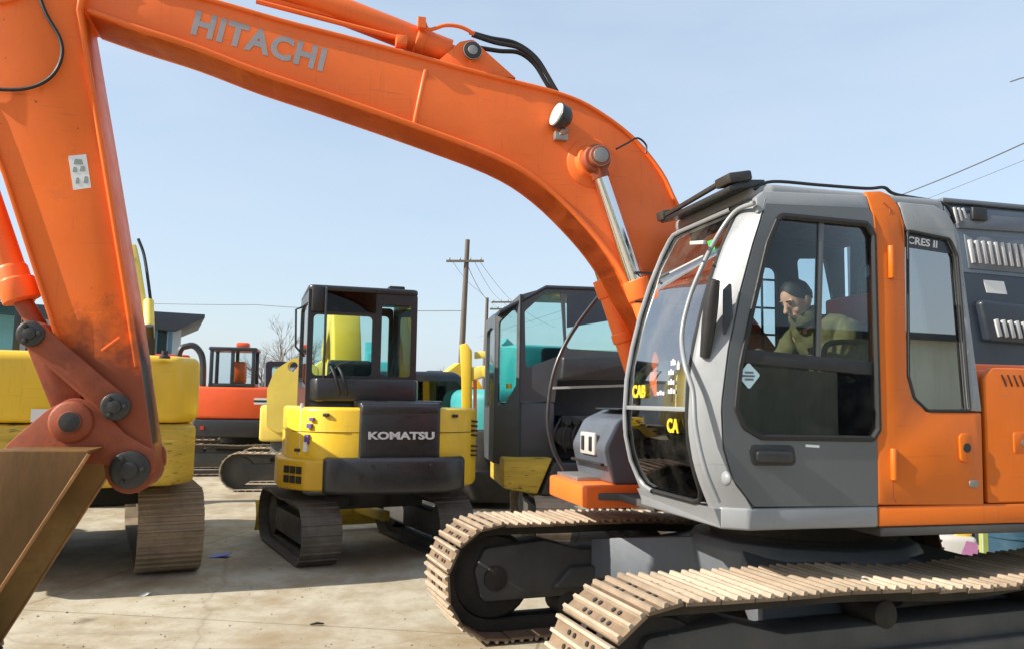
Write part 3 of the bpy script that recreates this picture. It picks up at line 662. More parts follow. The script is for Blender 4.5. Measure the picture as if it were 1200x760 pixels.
# header above the door, roof, black gutter line
hd = cabside([(889, 230), (899, 222), (1022, 227), (1022, 246), (905, 243), (889, 249)])
m = MB(); m.prism(dense(hd, .06), 1.305, YL-.002, 'xz', (), wrap); cp(m, 'roof_header', M_gray, .006)
m = MB(); 
roof = rounded([(1.10, .27), (1.10, 1.25), (1.0, 1.30), (-.1, 1.30), (-.2, 1.2), (-.2, .3), (-.1, .26)], [.06, .06, .05, .06, .08, .08, .05])
m.prism(roof, 2.87, 2.955, 'xy'); cp(m, 'roof', M_gray, .03, seg=3)
gl = [U.at(1, 1.26, *p) for p in [(884, 222), (905, 213), (960, 217), (1015, 221), (1036, 220), (1050, 228), (1100, 237), (1113, 246), (1119, 262)]]
m = MB(); m.tube(spline(gl, 5), .010, 6); cp(m, 'gutter_seal', M_rubber, 0)
m = MB(); c = U.at(1, 1.3, 1108, 259); m.box(c, (.035, .02, .07)); cp(m, 'window_latch', M_yellow_worn, .006)
# visor with dusty lamp guard over the windscreen
v0, v1 = U.at(0, 1.18, 882, 216), U.at(0, 1.18, 784, 248)
m = MB(); m.prism([(1.02, 2.955), (1.14, 2.93), (1.235, 2.905), (1.24, 2.93), (1.15, 2.975), (1.02, 2.985)], .38, 1.26); cp(m, 'sun_visor', M_blackpaint, .006)
m = MB(); m.box((1.18, 1.20, 2.985), (.14, .17, .055), Matrix.Rotation(.2, 3, 'Y')); m.box((1.21, .41, 2.955), (.1, .1, .06), Matrix.Rotation(.2, 3, 'Y')); m.bar((1.23, .42, 2.945), (1.22, 1.2, 2.985), .03, .03); cp(m, 'visor_cap', M_pin, .012)
# far side wall, rear wall, dark liner
hz = lambda x0, x1, z0, z1: rounded([(x0, z0), (x0, z1), (x1, z1), (x1, z0)], .06)
FW = U.tr(1, .265, [(909, 299), (910, 408)])
holeA = rounded([(FW[1][0], 1.80), (FW[0][0], 2.68), (1.16, 2.72), (1.33, 2.20), (1.38, 1.80)], [.04, .05, .06, .06, .05])
holeB = rounded(U.tr(1, .265, [(932, 303), (966, 303), (979, 368), (938, 372)]), .04)
holeC = rounded(U.tr(1, .265, [(1010, 302), (1024, 303), (1024, 360), (1015, 352)]), .02)
m = MB(); m.prism(dense([(-.2, 1.22), (1.30, 1.22), (1.43, 1.6), (1.42, 1.95), (1.34, 2.25), (1.10, 2.87), (-.2, 2.87)]), .245, .285, 'xz', [holeA, holeB, holeC]); cp(m, 'far_side_wall', M_interior, 0)
for hh in (holeA, holeB, holeC):
    m = MB(); m.prism(hh, .262, .266); cp(m, 'far_window', M_glass_clear, 0)
m = MB()
for py in (327, 360, 391): q = U.at(1, .255, 880, py); m.bar((1.36, .255, q.z), (FW[1][0], .255, q.z), .012, .014)
for px in (893, 868): q = U.at(1, .255, px, 350); m.bar((q.x, .255, 1.82), (q.x, .255, 2.68), .012, .012, (0, 1, 0))
cp(m, 'window_guard', M_black, 0)
m = MB(); m.prism(dense([(.29, 1.22), (1.30, 1.22), (1.24, 2.87), (.35, 2.87)]), -.20, -.235, 'yz', [hz(.42, 1.2, 1.75, 2.7)]); cp(m, 'rear_wall', M_interior, 0)
m = MB(); m.prism(hz(.42, 1.2, 1.75, 2.7), -.215, -.219, 'yz'); cp(m, 'rear_window', M_glass_clear, 0)
m = MB(); m.box((.45, .8, 2.85), (1.2, .98, .03)); cp(m, 'headliner', M_interior, .004)
m = MB(); m.box((.5, .79, 1.24), (1.5, 1.0, .025)); cp(m, 'cab_floor', M_interior, .004)
# seat, consoles, levers
m = MB(); m.box((.25, .80, 1.45), (.42, .46, .3)); m.prism([(.5, 1.58), (.52, 1.68), (.05, 1.74), (.0, 1.6)], .57, 1.03); m.prism([(.10, 1.66), (.0, 2.36), (-.1, 2.36), (-.04, 1.62)], .58, 1.02); m.prism([(.0, 2.38), (-.02, 2.58), (-.09, 2.58), (-.09, 2.38)], .68, .92); cp(m, 'seat', M_interior, .03, seg=3)
m = MB(); m.box((.12, .80, 2.34), (.06, .52, .2)); cp(m, 'red_headrest_cover', M_red, .02)
for y in (.50, 1.13):
    m = MB(); m.box((.40, y, 1.75), (.55, .14, .24)); cp(m, 'console', M_interior, .03)
    m = MB(); m.tube([(.62, y, 1.86), (.64, y, 2.0), (.66, y, 2.08)], [.012, .014, .024], 8); cp(m, 'joystick', M_black, 0)
for y in (.70, .88):
    m = MB(); m.tube([(.98, y, 1.26), (1.0, y, 1.5), (.92, y, 1.95), (.86, y, 2.03)], .014, 8); cp(m, 'travel_lever', M_black, 0)
m = MB(); m.box((1.18, .42, 1.75), (.14, .2, .55)); cp(m, 'instrument_panel', M_interior, .03)
gr = [(.65, 1.22, 2.02), (.6, 1.22, 2.10), (.35, 1.22, 2.11), (.22, 1.22, 2.09), (.2, 1.22, 1.95)]
m = MB(); m.tube(spline(gr, 5), .016, 8); cp(m, 'arm_rest_bar', M_black, 0)
# things on the windscreen
o = Vector((xfs(1.81)+.004, .47, 1.79)); lettering('CAB', .10, M_yletter, CAB, o, (0, 1, 0), (-.02, 0, 1), name='yellow_lettering', bold=.004)
o = Vector((xfs(1.64)+.004, .98, 1.60)); lettering('CA', .10, M_yletter, CAB, o, (0, 1, 0), (.02, 0, 1), name='yellow_lettering', bold=.004)
m = MB()
for (y, z, w, h) in ((.99, 1.98, .06, .035), (.98, 1.925, .07, .03), (.99, 1.87, .08, .03), (1.0, 1.82, .09, .03), (.86, 1.81, .1, .025), (1.06, 1.96, .03, .05)):
    for k in range(3): m.box((xfs(z)-.004, y+(k-1)*w*.36, z+.004*(k % 2)), (.003, w*.22, h*(.75+.25*(k % 2))))
cp(m, 'white_decal_print', M_white, 0)
m = MB(); m.box((xfs(2.62)-.004, 1.08, 2.63), (.004, .06, .07), Matrix.Rotation(.3, 3, 'Y')); cp(m, 'green_sticker', M_green, 0)
# grab rail on the near front pillar and the dark mirror
gp = [U.at(0, 1.40 if i > 2 else 1.30, *q) for i, q in enumerate([(884, 238), (862, 248), (842, 275), (824, 310), (808, 350), (799, 392), (803, 428), (812, 458), (815, 500), (826, 548), (842, 590)])]
gp = [Vector((xfs(p.z)+(.05 if 2 < i < 7 else .025), min(p.y, 1.26), p.z)) for i, p in enumerate([U.at(1, 1.19, *q) for q in [(884, 238), (862, 248), (842, 275), (824, 310), (808, 350), (799, 392), (803, 428), (812, 458), (815, 500), (826, 548), (842, 590)]])]
gp = [U.at(0, p.x, *q) for p, q in zip(gp, [(884, 238), (862, 248), (842, 275), (824, 310), (808, 350), (799, 392), (803, 428), (812, 458), (815, 500), (826, 548), (842, 588)])]
m = MB(); m.tube(spline(gp, 6), .0135, 10); cp(m, 'grab_rail', M_gray, 0)
q0, q1 = U.at(0, 1.36, 810, 285), U.at(0, 1.36, 826, 284)
m = MB(); m.bar(q0, q1, .02, .02); m.bar(U.at(0, 1.35, 785, 320), U.at(0, 1.38, 824, 300), .008, .01); cp(m, 'wiper_arm', M_gray_dusty, .002)
mp = [U.at(0, 1.40, *q) for q in [(838, 328), (834, 352), (830, 385), (826, 418)]]
m = MB(); m.tube(spline(mp, 4), [.026+.012*math.sin(k*PI/12) for k in range(13)], 10); mi = cp(m, 'side_mirror', M_black, 0)
m = MB(); q = [U.at(1, 1.35, *p) for p in [(856, 330), (858, 372), (846, 400), (846, 340)]]; m.prism(rounded([(p.x, p.z) for p in q], .01), 1.354, 1.362); cp(m, 'pillar_vent', M_blackpaint, .004)
c = U.at(0, 1.36, 851, 560); m = MB(); m.ball(c, .042, (.5, 1, .9)); cp(m, 'pillar_lamp', M_gray, 0)

# ---- undercarriage
g = 1.2117; l = 2.3411-.445; r0 = .395; zc = .44
PITCH_S = .19
L, path = track_path(l, r0, zc, .05); NS = int(round(L/PITCH_S)); p = L/NS
m = MB(); shoe_mb(m, p, .60, True, True); shoe_holes(m, p, .6); shoe0 = m.build('track_shoe', [M_shoe, M_pin, M_shoe_plate], None, 0, smooth=0); first = True
for yc in (g, -g):
    m = MB()                      # link chain and guard rails
    ring = []
    inner = [path(s*L/120) for s in range(120)]
    out = [(x+.0*math.cos(a), z) for x, z, a in inner]
    nrm = [(-math.sin(a), math.cos(a)) for x, z, a in inner]
    o1 = [(x-n_[0]*.004, z-n_[1]*.004) for (x, z, a), n_ in zip(inner, nrm)]; i1 = [(x-n_[0]*.085, z-n_[1]*.085) for (x, z, a), n_ in zip(inner, nrm)]
    for dy in (-.085, .085):
        m.prism(o1, yc+dy-.03, yc+dy+.03, 'xz', [i1])
    tk = m.build('crawler_track', M_mud, EX, 0, rotz=drz)
    m = MB(); m.prism(rounded([(-1.9, .28), (-1.9, .58), (-1.6, .66), (-1.3, .62), (1.2, .62), (1.5, .70), (1.98, .66), (2.06, .5), (2.0, .27)], .06), yc-.135, yc+.135)
    m.prism([(-1.4, .50), (1.3, .50), (1.45, .34), (-1.45, .34)], yc-.19, yc+.19); m.build('track_frame', M_mudframe, tk, .02)
    for sx, nm in ((1, 'idler_wheel'), (-1, 'drive_sprocket')):
        m = MB(); m.lathe((sx*l, yc-.11, zc), (0, 1, 0), [(0, .12), (.02, .2), (.03, .30), (.075, .31), (.08, .335), (.14, .335), (.145, .31), (.19, .30), (.2, .2), (.22, .12)], 30)
        m.cyl((sx*l, yc-.16, zc), (sx*l, yc+.16, zc), .09)
        m.build(nm, M_mud, tk, .004)
    for k in range(7):
        x = -1.3+k*.43; m = MB(); m.lathe((x, yc-.15, .21), (0, 1, 0), [(0, .07), (.02, .105), (.28, .105), (.3, .07)], 18); m.build('track_roller', M_mud, tk)
    for x in (-.7, .55):
        m = MB(); m.lathe((x, yc-.14, .66), (0, 1, 0), [(0, .05), (.02, .075), (.27, .075), (.29, .05)], 16); m.build('carrier_roller', M_mud, tk)
    for k in range(NS):
        x, z, a = path((k+.35)*p)
        if first: s = shoe0; first = False
        else: s = shoe0.copy(); COL.objects.link(s)
        jr = random.uniform
        s.parent = tk; s.rotation_euler = (jr(-.006, .006), -a+jr(-.02, .02), jr(-.006, .006)); s.location = (x+jr(-.002, .002), yc+jr(-.004, .004), z+jr(-.003, .003))
# middle frame: pedestal and four legs
m = MB(); m.lathe((0, 0, .5), (0, 0, 1), [(0, .72), (.3, .78), (.36, .74), (.365, .5)], 12); m.build('pedestal', M_frame_gray, EX, .01, rotz=drz)
m = MB()
for sx in (1, -1):
    for sy in (1, -1):
        a = [(.62*sx, .15*sy), (.15*sx, .62*sy)]; b = [(1.12*sx, 1.06*sy), (.55*sx, 1.06*sy)]
        v = []
        for (x, y) in a: v += [(x, y, .50), (x, y, .84)]
        for (x, y) in b: v += [(x, y, .40), (x, y, .70)]
        m.add(v, [(0, 1, 3, 2), (4, 6, 7, 5), (0, 4, 5, 1), (2, 3, 7, 6), (0, 2, 6, 4), (1, 5, 7, 3)])
m.build('middle_frame', M_frame_gray, EX, .012, rotz=drz)

# =================================================================== the driver in the cab
def skin_mesh(chains, lev=2):
    """chains: list of lists of (point, radius); the first chain's first point is the root; later chains start at an existing point"""
    verts, rad, edges, idx = [], [], [], {}
    for ch in chains:
        prev = None
        for p, r in ch:
            key = tuple(round(c, 4) for c in p)
            if key not in idx: idx[key] = len(verts); verts.append(p); rad.append(r)
            i = idx[key]
            if prev is not None and prev != i: edges.append((prev, i))
            prev = i
    me = bpy.data.meshes.new('tmp'); me.from_pydata(verts, edges, []); o = bpy.data.objects.new('tmp', me); COL.objects.link(o)
    md = o.modifiers.new('s', 'SKIN'); md.use_smooth_shade = True
    for v, r in zip(me.skin_vertices[0].data, rad): v.radius = (r, r) if isinstance(r, float) else r
    me.skin_vertices[0].data[0].use_root = True
    sb = o.modifiers.new('u', 'SUBSURF'); sb.levels = sb.render_levels = lev
    bpy.context.view_layer.update()
    r = bpy.data.meshes.new_from_object(o.evaluated_get(bpy.context.evaluated_depsgraph_get())); bpy.data.objects.remove(o); return r
def mesh_obj(name, me, mat, parent=None):
    me.name = name; me.materials.clear(); me.materials.append(mat)
    for p in me.polygons: p.use_smooth = True; p.material_index = 0
    o = bpy.data.objects.new(name, me); COL.objects.link(o)
    if parent: o.parent = parent
    return o
HD = Vector((.56, .855, 2.385))
pel, wa, che, nk = (.20, .80, 1.80), (.24, .80, 1.98), (.36, .81, 2.14), (.46, .83, 2.26)
nsh, fsh = (.33, 1.0, 2.20), (.40, .62, 2.20)
nel, fel = (.42, 1.10, 1.97), (.52, .56, 1.98)
nha, fha = (.64, 1.12, 2.02), (.82, .74, 2.055)
legs = []
for y in (.69, .91):
    legs.append([(pel, .13), ((.28, y, 1.79), .095), ((.66, y, 1.80), .07), ((.80, y, 1.42), .05), ((.84, y, 1.30), .04), ((.98, y, 1.27), .035)])
def hand(w, d):
    w = Vector(w); d = Vector(d).normalized(); sd = d.cross(Vector((0, 0, 1))).normalized(); dn = Vector((0, 0, -1)); out = []
    pm = w+d*.05
    out.append([(tuple(w), .026), (tuple(pm), .03)])
    for k, (o, Lf) in enumerate(((-.03, .06), (-.011, .072), (.009, .068), (.028, .052))):
        b = pm+sd*o+d*.02; c1 = b+d*Lf*.5+dn*.01; c2 = c1+d*Lf*.2+dn*Lf*.45; c3 = c2-d*Lf*.2+dn*Lf*.25
        out.append([(tuple(pm), .03), (tuple(b), .012), (tuple(c1), .010), (tuple(c2), .009), (tuple(c3), .008)])
    t1 = w+d*.025-sd*.04; t2 = t1+d*.04+dn*.015
    out.append([(tuple(w), .026), (tuple(t1), .012), (tuple(t2), .009)])
    return out
body = [[(pel, .13), (wa, .12), (che, .13), (nk, .06), (tuple(HD-Vector((.03, .005, .05))), .055)],
        [(che, .13), (nsh, .07), (nel, .045), (nha, .028)], [(che, .13), (fsh, .07), (fel, .045), (fha, .028)]] + legs + hand(nha, (.9, -.1, 0)) + hand(fha, (.8, .2, .15))
pm_ = skin_mesh(body, 1)
# head: skull, jaw, nose, brows, ears, mouth, looking down to the front left
bm = bmesh.new(); bm.from_mesh(pm_)
hm = MB(); R = Matrix.Rotation(.14, 4, 'Z') @ Matrix.Rotation(.56, 4, 'Y')
hm.xf = Matrix.Translation(HD) @ R
hm.ball((0, 0, .02), .098, (1.0, .80, 1.08), 20, 14)
hm.ball((.03, 0, -.055), .07, (.88, .78, .95), 16, 10); hm.ball((.066, 0, -.098), .026, (1, 1.2, .8), 10, 8)
hm.tube([(.088, 0, .028), (.104, 0, .0), (.118, 0, -.02), (.1, 0, -.03)], [.011, .013, .018, .012], 8)
for s_ in (1, -1):
    hm.ball((.082, s_*.034, .034), .016, (.6, 1.5, .55), 8, 6); hm.ball((.0, s_*.079, -.005), .028, (.7, .35, 1.2), 10, 8); hm.ball((.070, s_*.04, -.03), .026, (.6, .9, .9), 8, 6)
hm.ball((.092, 0, -.058), .019, (.6, 1.3, .5), 10, 6)
tmp = bpy.data.meshes.new('tmp'); tmp.from_pydata(hm.v, [], hm.f); bm.from_mesh(tmp); bm.to_mesh(pm_); bm.free()
person = mesh_obj('person', pm_, M_skin)
rm = person.modifiers.new('fuse', 'REMESH'); rm.mode = 'VOXEL'; rm.voxel_size = .0065; rm.use_smooth_shade = True
bpy.context.view_layer.update()
pm2 = bpy.data.meshes.new_from_object(person.evaluated_get(bpy.context.evaluated_depsgraph_get())); bpy.data.objects.remove(person)
person = mesh_obj('person', pm2, M_skin); person.location = U.o; person.rotation_euler[2] = U.rotz
tag(person, 'person with short dark hair in an olive jacket, sitting bent forward in the gray cab', 'person')
def grow(ch, d): return [[(p, r+d) for p, r in c] for c in ch]
jk = grow([[(pel, .135), (wa, .125), (che, .135), (nk, .072), ((.50, .838, 2.30), .066)], [(che, .135), (nsh, .075), (nel, .055), ((.60, 1.12, 2.01), .042)], [(che, .135), (fsh, .075), (fel, .055), ((.78, .715, 2.05), .042)]], .018)
jm = skin_mesh(jk, 3)
from mathutils import noise as mnoise
for v in jm.vertices:
    q = v.co; v.co = q+v.normal*(.014*mnoise.noise(Vector((q.x*9, q.y*9, q.z*22)))+.008*mnoise.noise(q*34))
mesh_obj('jacket', jm, M_jacket, person)
m = MB(); m.xf = Matrix.Translation((.505, .838, 2.285)) @ Matrix.Rotation(.5, 4, 'Y'); m.lathe((0, 0, -.02), (0, 0, 1), [(0, .09), (.03, .093), (.06, .084), (.062, .07), (.02, .07)], 18); m.build('collar', M_jacket, person)
mesh_obj('trousers', skin_mesh(grow([c[:-1] for c in legs], .014), 2), M_trousers, person)
m = MB(); m.xf = hm.xf
rows = []
for i in range(11):
    th = PI*.60*i/10; row = []
    for k in range(29):
        ph = 2*PI*k/28; cph = math.cos(ph); lim = 1.08-.26*max(0, 1-abs(cph)/.75)**1.0*(1 if cph > -.4 else .4)-(.66*max(0, cph-.25)/.75)**1.0
        t = th*lim; w = 1+.035*math.sin(11*ph+3*i)*math.sin(5*i+2*ph)
        row.append((.1025*w*math.sin(t)*math.cos(ph)-.003, .084*w*math.sin(t)*math.sin(ph), .022+.111*w*math.cos(t)))
    rows.append(row)
m.grid(rows); m.build('hair', M_hair, person, smooth=80)
m = MB(); m.xf = hm.xf
for s_ in (1, -1):
    m.ball((.090, s_*.034, .016), .008, (.6, 1.5, .8), 8, 6); m.box((.094, s_*.035, .038), (.008, .034, .006))
m.build('eyes_and_brows', M_hair, person)

# =================================================================== other machines
def undercarriage(parent, g, l, r0, zc, w, pitch, m_shoe, m_dark, triple=True, xc=0, rz=0, blade=None, m_blade=None):
    L, path = track_path(l, r0, zc, .025); n = int(round(L/pitch)); p = L/n; made = []
    for yc in (g, -g):
        m = MB()
        for k in range(n):
            x, z, a = path((k+.5)*p)
            m.xf = Matrix.Translation((x, yc, z)) @ Matrix.Rotation(-a, 4, 'Y'); shoe_mb(m, p, w, triple)
        m.xf = None; m.mat(1)
        pts = [path(L*i/80) for i in range(80)]
        o1 = [(x, z) for x, z, a in pts]; i1 = [(x+math.sin(a)*.07, z-math.cos(a)*.07) for x, z, a in pts]
        m.prism(o1, yc-w*.22, yc+w*.22, 'xz', [i1])
        tk = m.build('crawler_track', [m_shoe, m_dark, m_shoe], parent, 0, smooth=0); tk.location = (xc*math.cos(rz), xc*math.sin(rz), 0); tk.rotation_euler[2] = rz; made.append(tk)
        m = MB(); m.prism(rounded([(-l*.8, zc-r0*.5), (-l*.8, zc+r0*.42), (l*.75, zc+r0*.42), (l*.8, zc-r0*.5)], .06), yc-w*.25, yc+w*.25); m.build('track_frame', m_dark, tk, .012)
        for sx in (1, -1):
            m = MB(); m.lathe((sx*l, yc-w*.3, zc), (0, 1, 0), [(0, r0*.3), (.02, r0*.55), (.03, r0*.8), (w*.6-.03, r0*.8), (w*.6-.02, r0*.55), (w*.6, r0*.3)], 22); m.build('idler_wheel', m_dark, tk)
    m = MB(); m.box((xc, 0, zc+.24), (l*.8, 2*g-w*.5, r0*.5)); m.lathe((xc, 0, zc+.2), (0, 0, 1), [(0, g*.55), (r0+.02, g*.55)], 20); m.build('middle_frame', m_dark, parent, .01, rotz=rz)
    if blade:
        bx, bh = blade; m = MB(); rows = [[(bx+.09*math.sin(PI*t)*-1, y, .06+bh*t) for y in (-g-w/2, 0, g+w/2)] for t in [k/8 for k in range(9)]]
        m.shell(rows, (-.03, 0, 0)); bl = m.build('dozer_blade', m_blade, parent, rotz=rz)
        for y in (-.35, .35): m = MB(); m.bar((l*.4, y, zc), (bx-.04, y, .3), .09, .12); m.build('blade_arm', m_blade, bl, .01)
    return made

# ---- yellow and black mini excavator, seen from behind
MK = thing('mini_excavator', 'yellow and black mini excavator seen from behind, its tall glass cab closed', 'excavator', K, group='small excavators parked in the yard')
undercarriage(MK, .76, .82, .30, .33, .42, .1, M_shoe3, M_mudframe, False, .25, .17, blade=(1.62, .38), m_blade=M_yellow_worn)
def plan(k=1., dx=0., y0=-.98, y1=.98, n=24, rear=1.03, x_fwd=None):
    pts = []
    for i in range(n+1):
        y = y0+(y1-y0)*i/n; t = min(1, abs(y)/(.99 if y > 0 else 1.23))
        pts.append((-(rear*k)*(1-t**3.2)**(1/2.4)*1.0-.0+dx if t < 1 else dx, y))
    if x_fwd is not None: pts += [(x_fwd, y1), (x_fwd, y0)]
    return pts
m = MB(); m.prism(plan(.985, 0, -1.20, .965, x_fwd=.55), .80, 1.66, 'xy'); house = m.build('house', M_yellow, MK, .04, 3)
m = MB(); m.prism([(x, y) for x, y in plan(1., -.012, -.62, .26, 12)]+[(-.5, .26), (-.5, -.62)], 1.12, 1.72, 'xy'); hood = m.build('rear_hood', M_blackpaint, MK, .03, 3)
m = MB(); m.prism([(x, y) for x, y in plan(1., -.022, -.61, .25, 12)]+[(-.5, .25), (-.5, -.61)], 1.58, 1.70, 'xy'); m.build('hood_lip', M_blackpaint, hood, .03, 3)
m = MB(); m.prism([(x, y) for x, y in plan(1.09, 0, -.93, .62, 22)]+[(-.2, .62), (-.2, -.93)], .76, 1.14, 'xy'); cw = m.build('counterweight', M_blackpaint, MK, .05, 3)
m = MB(); c = K.at(0, -1.09, 423, 557); m.cyl((-1.04, c.y, c.z), (-1.12, c.y, c.z), .04, n=14); m.cyl((-1.1, c.y-.02, c.z-.04), (-1.13, c.y-.02, c.z-.04), .03, n=8); m.build('plug', M_pin, cw)
m = MB(); m.prism([(-1.02, .50), (-.90, .80), (-.52, 1.04), (.1, 1.06), (.1, .6), (-.4, .45)], .79, 1.11, 'xy'); lwp = m.build('lower_side_panel', M_yellow_deep, MK, .03, 3)
def rear_x(y): t = min(.999, abs(y)/(.99 if y > 0 else 1.23)); return -1.03*(1-t**3.2)**(1/2.4)
m = MB()
A_, B_ = Vector((-.90, .80, 0)), Vector((-.52, 1.04, 0)); ang_ = math.atan2(B_.y-A_.y, B_.x-A_.x)
for u in (.18, .42, .66):
    for z in (.90, 1.0): c = A_.lerp(B_, u); m.box((c.x-.002, c.y+.002, z), (.075, .03, .075), Matrix.Rotation(ang_, 3, 'Z'))
m.build('vent_grille', M_black, lwp)
m = MB()
for k in range(8):
    if k == 4: continue
    z = 1.52-.052*k-(0 if k < 4 else .02)
    for j in range(5):
        y = -1.05-.02*j; x = rear_x(y*1.008)
        m.box((x+.005, y-.005, z-.003*j), (.055, .024, .018), Matrix.Rotation(.85, 3, 'Z'))
m.build('vent_grille', M_black, house)
m = MB(); m.prism(plan(.99, -.001, -1.205, .97, x_fwd=.5), 1.395, 1.402, 'xy'); m.build('panel_seam', M_black, house, 0)
for y in (.60, .86, -.80):
    x = rear_x(y)-.002; m = MB(); m.box((x, y, 1.58 if y < .8 else 1.2), (.03, .07, .035), Matrix.Rotation(-.5 if y > 0 else .5, 3, 'Z')); m.build('latch', M_black, house, .008)
for y in (.36, .44):
    m = MB(); m.tube(spline([(-.70, y, 1.74), (-.84, y+.03, 1.86), (-.83, y+.08, 2.02), (-.70, y+.12, 2.12)], 6), .016, 8); m.build('hydraulic_hose', M_rubber, MK)
for y in (-.5, .12):
    m = MB(); m.cyl((-1.04, y, 1.06), (-1.13, y, 1.06), .018, n=10); m.build('bolt', M_pin, cw)
o = Vector((-1.066, .175, 1.335)); lettering('KOMATSU', .105, M_silverletter, hood, o, (0, -1, 0), (0, 0, 1), bold=.0045, stretch=1.45)
for y, z, w, h, in ((.735, 1.53, .05, .035), (.755, 1.46, .06, .045), (.775, 1.32, .05, .10)):
    m = MB(); x = rear_x(y)-.006; m.box((x, y, z), (.03, w, h), Matrix.Rotation(-.75, 3, 'Z')); m.build('side_sticker', M_purple, house, 0)
m = MB(); y = .785; m.box((rear_x(y)-.012, y, 1.24), (.03, .045, .10), Matrix.Rotation(-.75, 3, 'Z')); m.build('white_sticker', M_white, house)
m = MB(); m.prism([(-.80, .30), (-.80, -.55), (-.55, -.75), (.3, -.75), (.3, .30)], 1.66, 1.74, 'xy'); m.build('engine_cover_top', M_blackpaint, MK, .03, 2)
# cab
zc0, zc1 = 1.30, 2.95
CY0, CY1, CX0, CX1 = -.40, .80, -.66, .70
m = MB(); m.box((.02, .2, 1.55), (1.32, 1.18, .5)); mcab = m.build('cab', M_blackpaint, MK, .03, 2)
m = MB(); m.prism([(CX0-.12, CY1-.1), (CX0-.12, CY0+.02), (CX0+.1, CY0-.05), (CX0+.1, CY1)], 1.72, 1.97, 'xy'); m.build('cab_rear_panel', M_blackpaint, mcab, .03, 2)
rh = [rounded([(.30, 2.03), (.30, 2.78), (.74, 2.78), (.74, 2.03)], .05)]
m = MB(); m.prism(rounded([(CY0, 1.72), (CY0, zc1), (CY1, zc1), (CY1, 1.72)], .06), CX0, CX0+.05, 'yz', [rounded([(CY0+.07, 2.0), (CY0+.07, 2.80), (.0, 2.80), (.0, 2.0)], .04), rounded([(.10, 2.0), (.10, 2.66), (CY1-.06, 2.66), (CY1-.06, 2.0)], .05)]); m.build('rear_frame', M_blackpaint, mcab, 0, smooth=0)
m = MB(); m.box((CX0+.02, (CY0+.07)/2, 2.4), (.008, abs(CY0+.07), .8)); m.build('rear_glass', M_glass_teal, mcab)
m = MB(); m.box((CX0+.02, .42, 2.33), (.008, .64, .66)); m.build('rear_glass', M_glass_teal, mcab)
m = MB(); m.box((CX0-.012, .42, 2.81), (.008, .70, .22)); m.build('upper_rear_glass', M_glass_shade, mcab)
sideh = rounded([(CX0+.08, 1.85), (CX0+.08, 2.80), (.2, 2.84), (.56, 2.80), (.60, 1.95)], .06)
for y, nm in ((CY1-.05, 'door'), (CY0, 'right_side_frame')):
    m = MB(); m.prism(rounded([(CX0+.01, 1.28), (CX0+.01, zc1-.02), (CX1-.08, zc1-.02), (CX1, 2.2), (CX1, 1.28)], .05), y, y+.05, 'xz', [sideh]); m.build(nm, M_blackpaint, mcab, 0, smooth=0)
    m = MB(); m.prism(sideh, y+.022, y+.028); m.build('side_glass', M_glass_teal, mcab)
m = MB(); m.prism(rounded([(CY0+.05, 1.5), (CY0+.05, zc1-.05), (CY1-.05, zc1-.05), (CY1-.05, 1.5)], .05), CX1-.06, CX1-.01, 'yz', [rounded([(CY0+.1, 1.6), (CY0+.1, 2.8), (CY1-.1, 2.8), (CY1-.1, 1.6)], .05)]); m.build('front_frame', M_blackpaint, mcab, 0, smooth=0)
m = MB(); m.prism(rounded([(CX0-.03, CY0-.01), (CX0-.03, CY1+.01), (CX1-.02, CY1), (CX1-.02, CY0)], .08), zc1-.035, zc1+.03, 'xy'); rf = m.build('cab_roof', M_blackpaint, mcab, .025, 3)
m = MB(); m.box((CX0+.12, -.17, zc1+.045), (.16, .18, .05)); m.build('roof_lamp', M_black, rf, .015)
m = MB(); m.tube([(CX0-.06, .62, 1.8), (CX0-.07, .62, 2.3), (CX0-.06, .62, 2.93), (CX0, .62, 2.97)], .014, 8); m.tube([(CX0-.06, .60, 1.98), (CX0-.1, .46, 2.12), (CX0-.08, .3, 2.16)], .01, 6); m.build('grab_rail', M_blackpaint, mcab)
m = MB(); m.box((CX0-.02, .70, 2.82), (.05, .14, .28)); m.build('corner_panel', M_black, mcab, .02)
m = MB(); m.prism([(-.42, 2.16), (-.34, 2.20), (-.2, 1.7), (-.32, 1.68)], .05, .55); m.box((-.1, .3, 1.75), (.45, .48, .14)); m.build('seat', M_interior, mcab, .05, 3)
m = MB(); m.tube([(CX0+.05, CY1+.02, 2.2), (CX0+.0, CY1+.12, 2.3), (CX0+.02, CY1+.13, 2.7), (CX0+.06, CY1+.05, 2.74)], .012, 8); m.build('mirror_arm', M_black, mcab)
m = MB(); m.box((CX0-.01, CY1+.03, 1.42), (.05, .03, .55)); m.build('door_edge_trim', M_silverletter, mcab, .006)
bp0 = K.at(0, 1.5, 405, 400)
m = MB(); m.prism([(1.05, 1.0), (.95, 1.5), (1.35, 2.55), (1.62, 3.0), (2.1, 3.2), (3.2, 2.5), (3.1, 2.3), (2.1, 2.72), (1.85, 2.5), (1.4, 1.3), (1.35, 1.0)], bp0.y-.19, bp0.y+.17); mb_ = m.build('boom', M_yellow, MK, .02)
m = MB(); m.prism([(2.9, 2.45), (3.15, 2.75), (3.35, 2.6), (3.05, 1.0), (2.85, .95)], bp0.y-.12, bp0.y+.1); m.build('arm', M_yellow, MK, .02)
m = MB(); m.cyl((.92, bp0.y, 1.2), (1.22, bp0.y, 2.1), .07); m.build('lift_cylinder', M_yellow, MK)
m = MB(); m.prism([(2.6, .0), (2.75, .7), (3.0, 1.0), (3.2, .9), (3.25, .4), (3.0, .03)], bp0.y-.3, bp0.y+.28); m.build('bucket', M_mud, MK, .02)

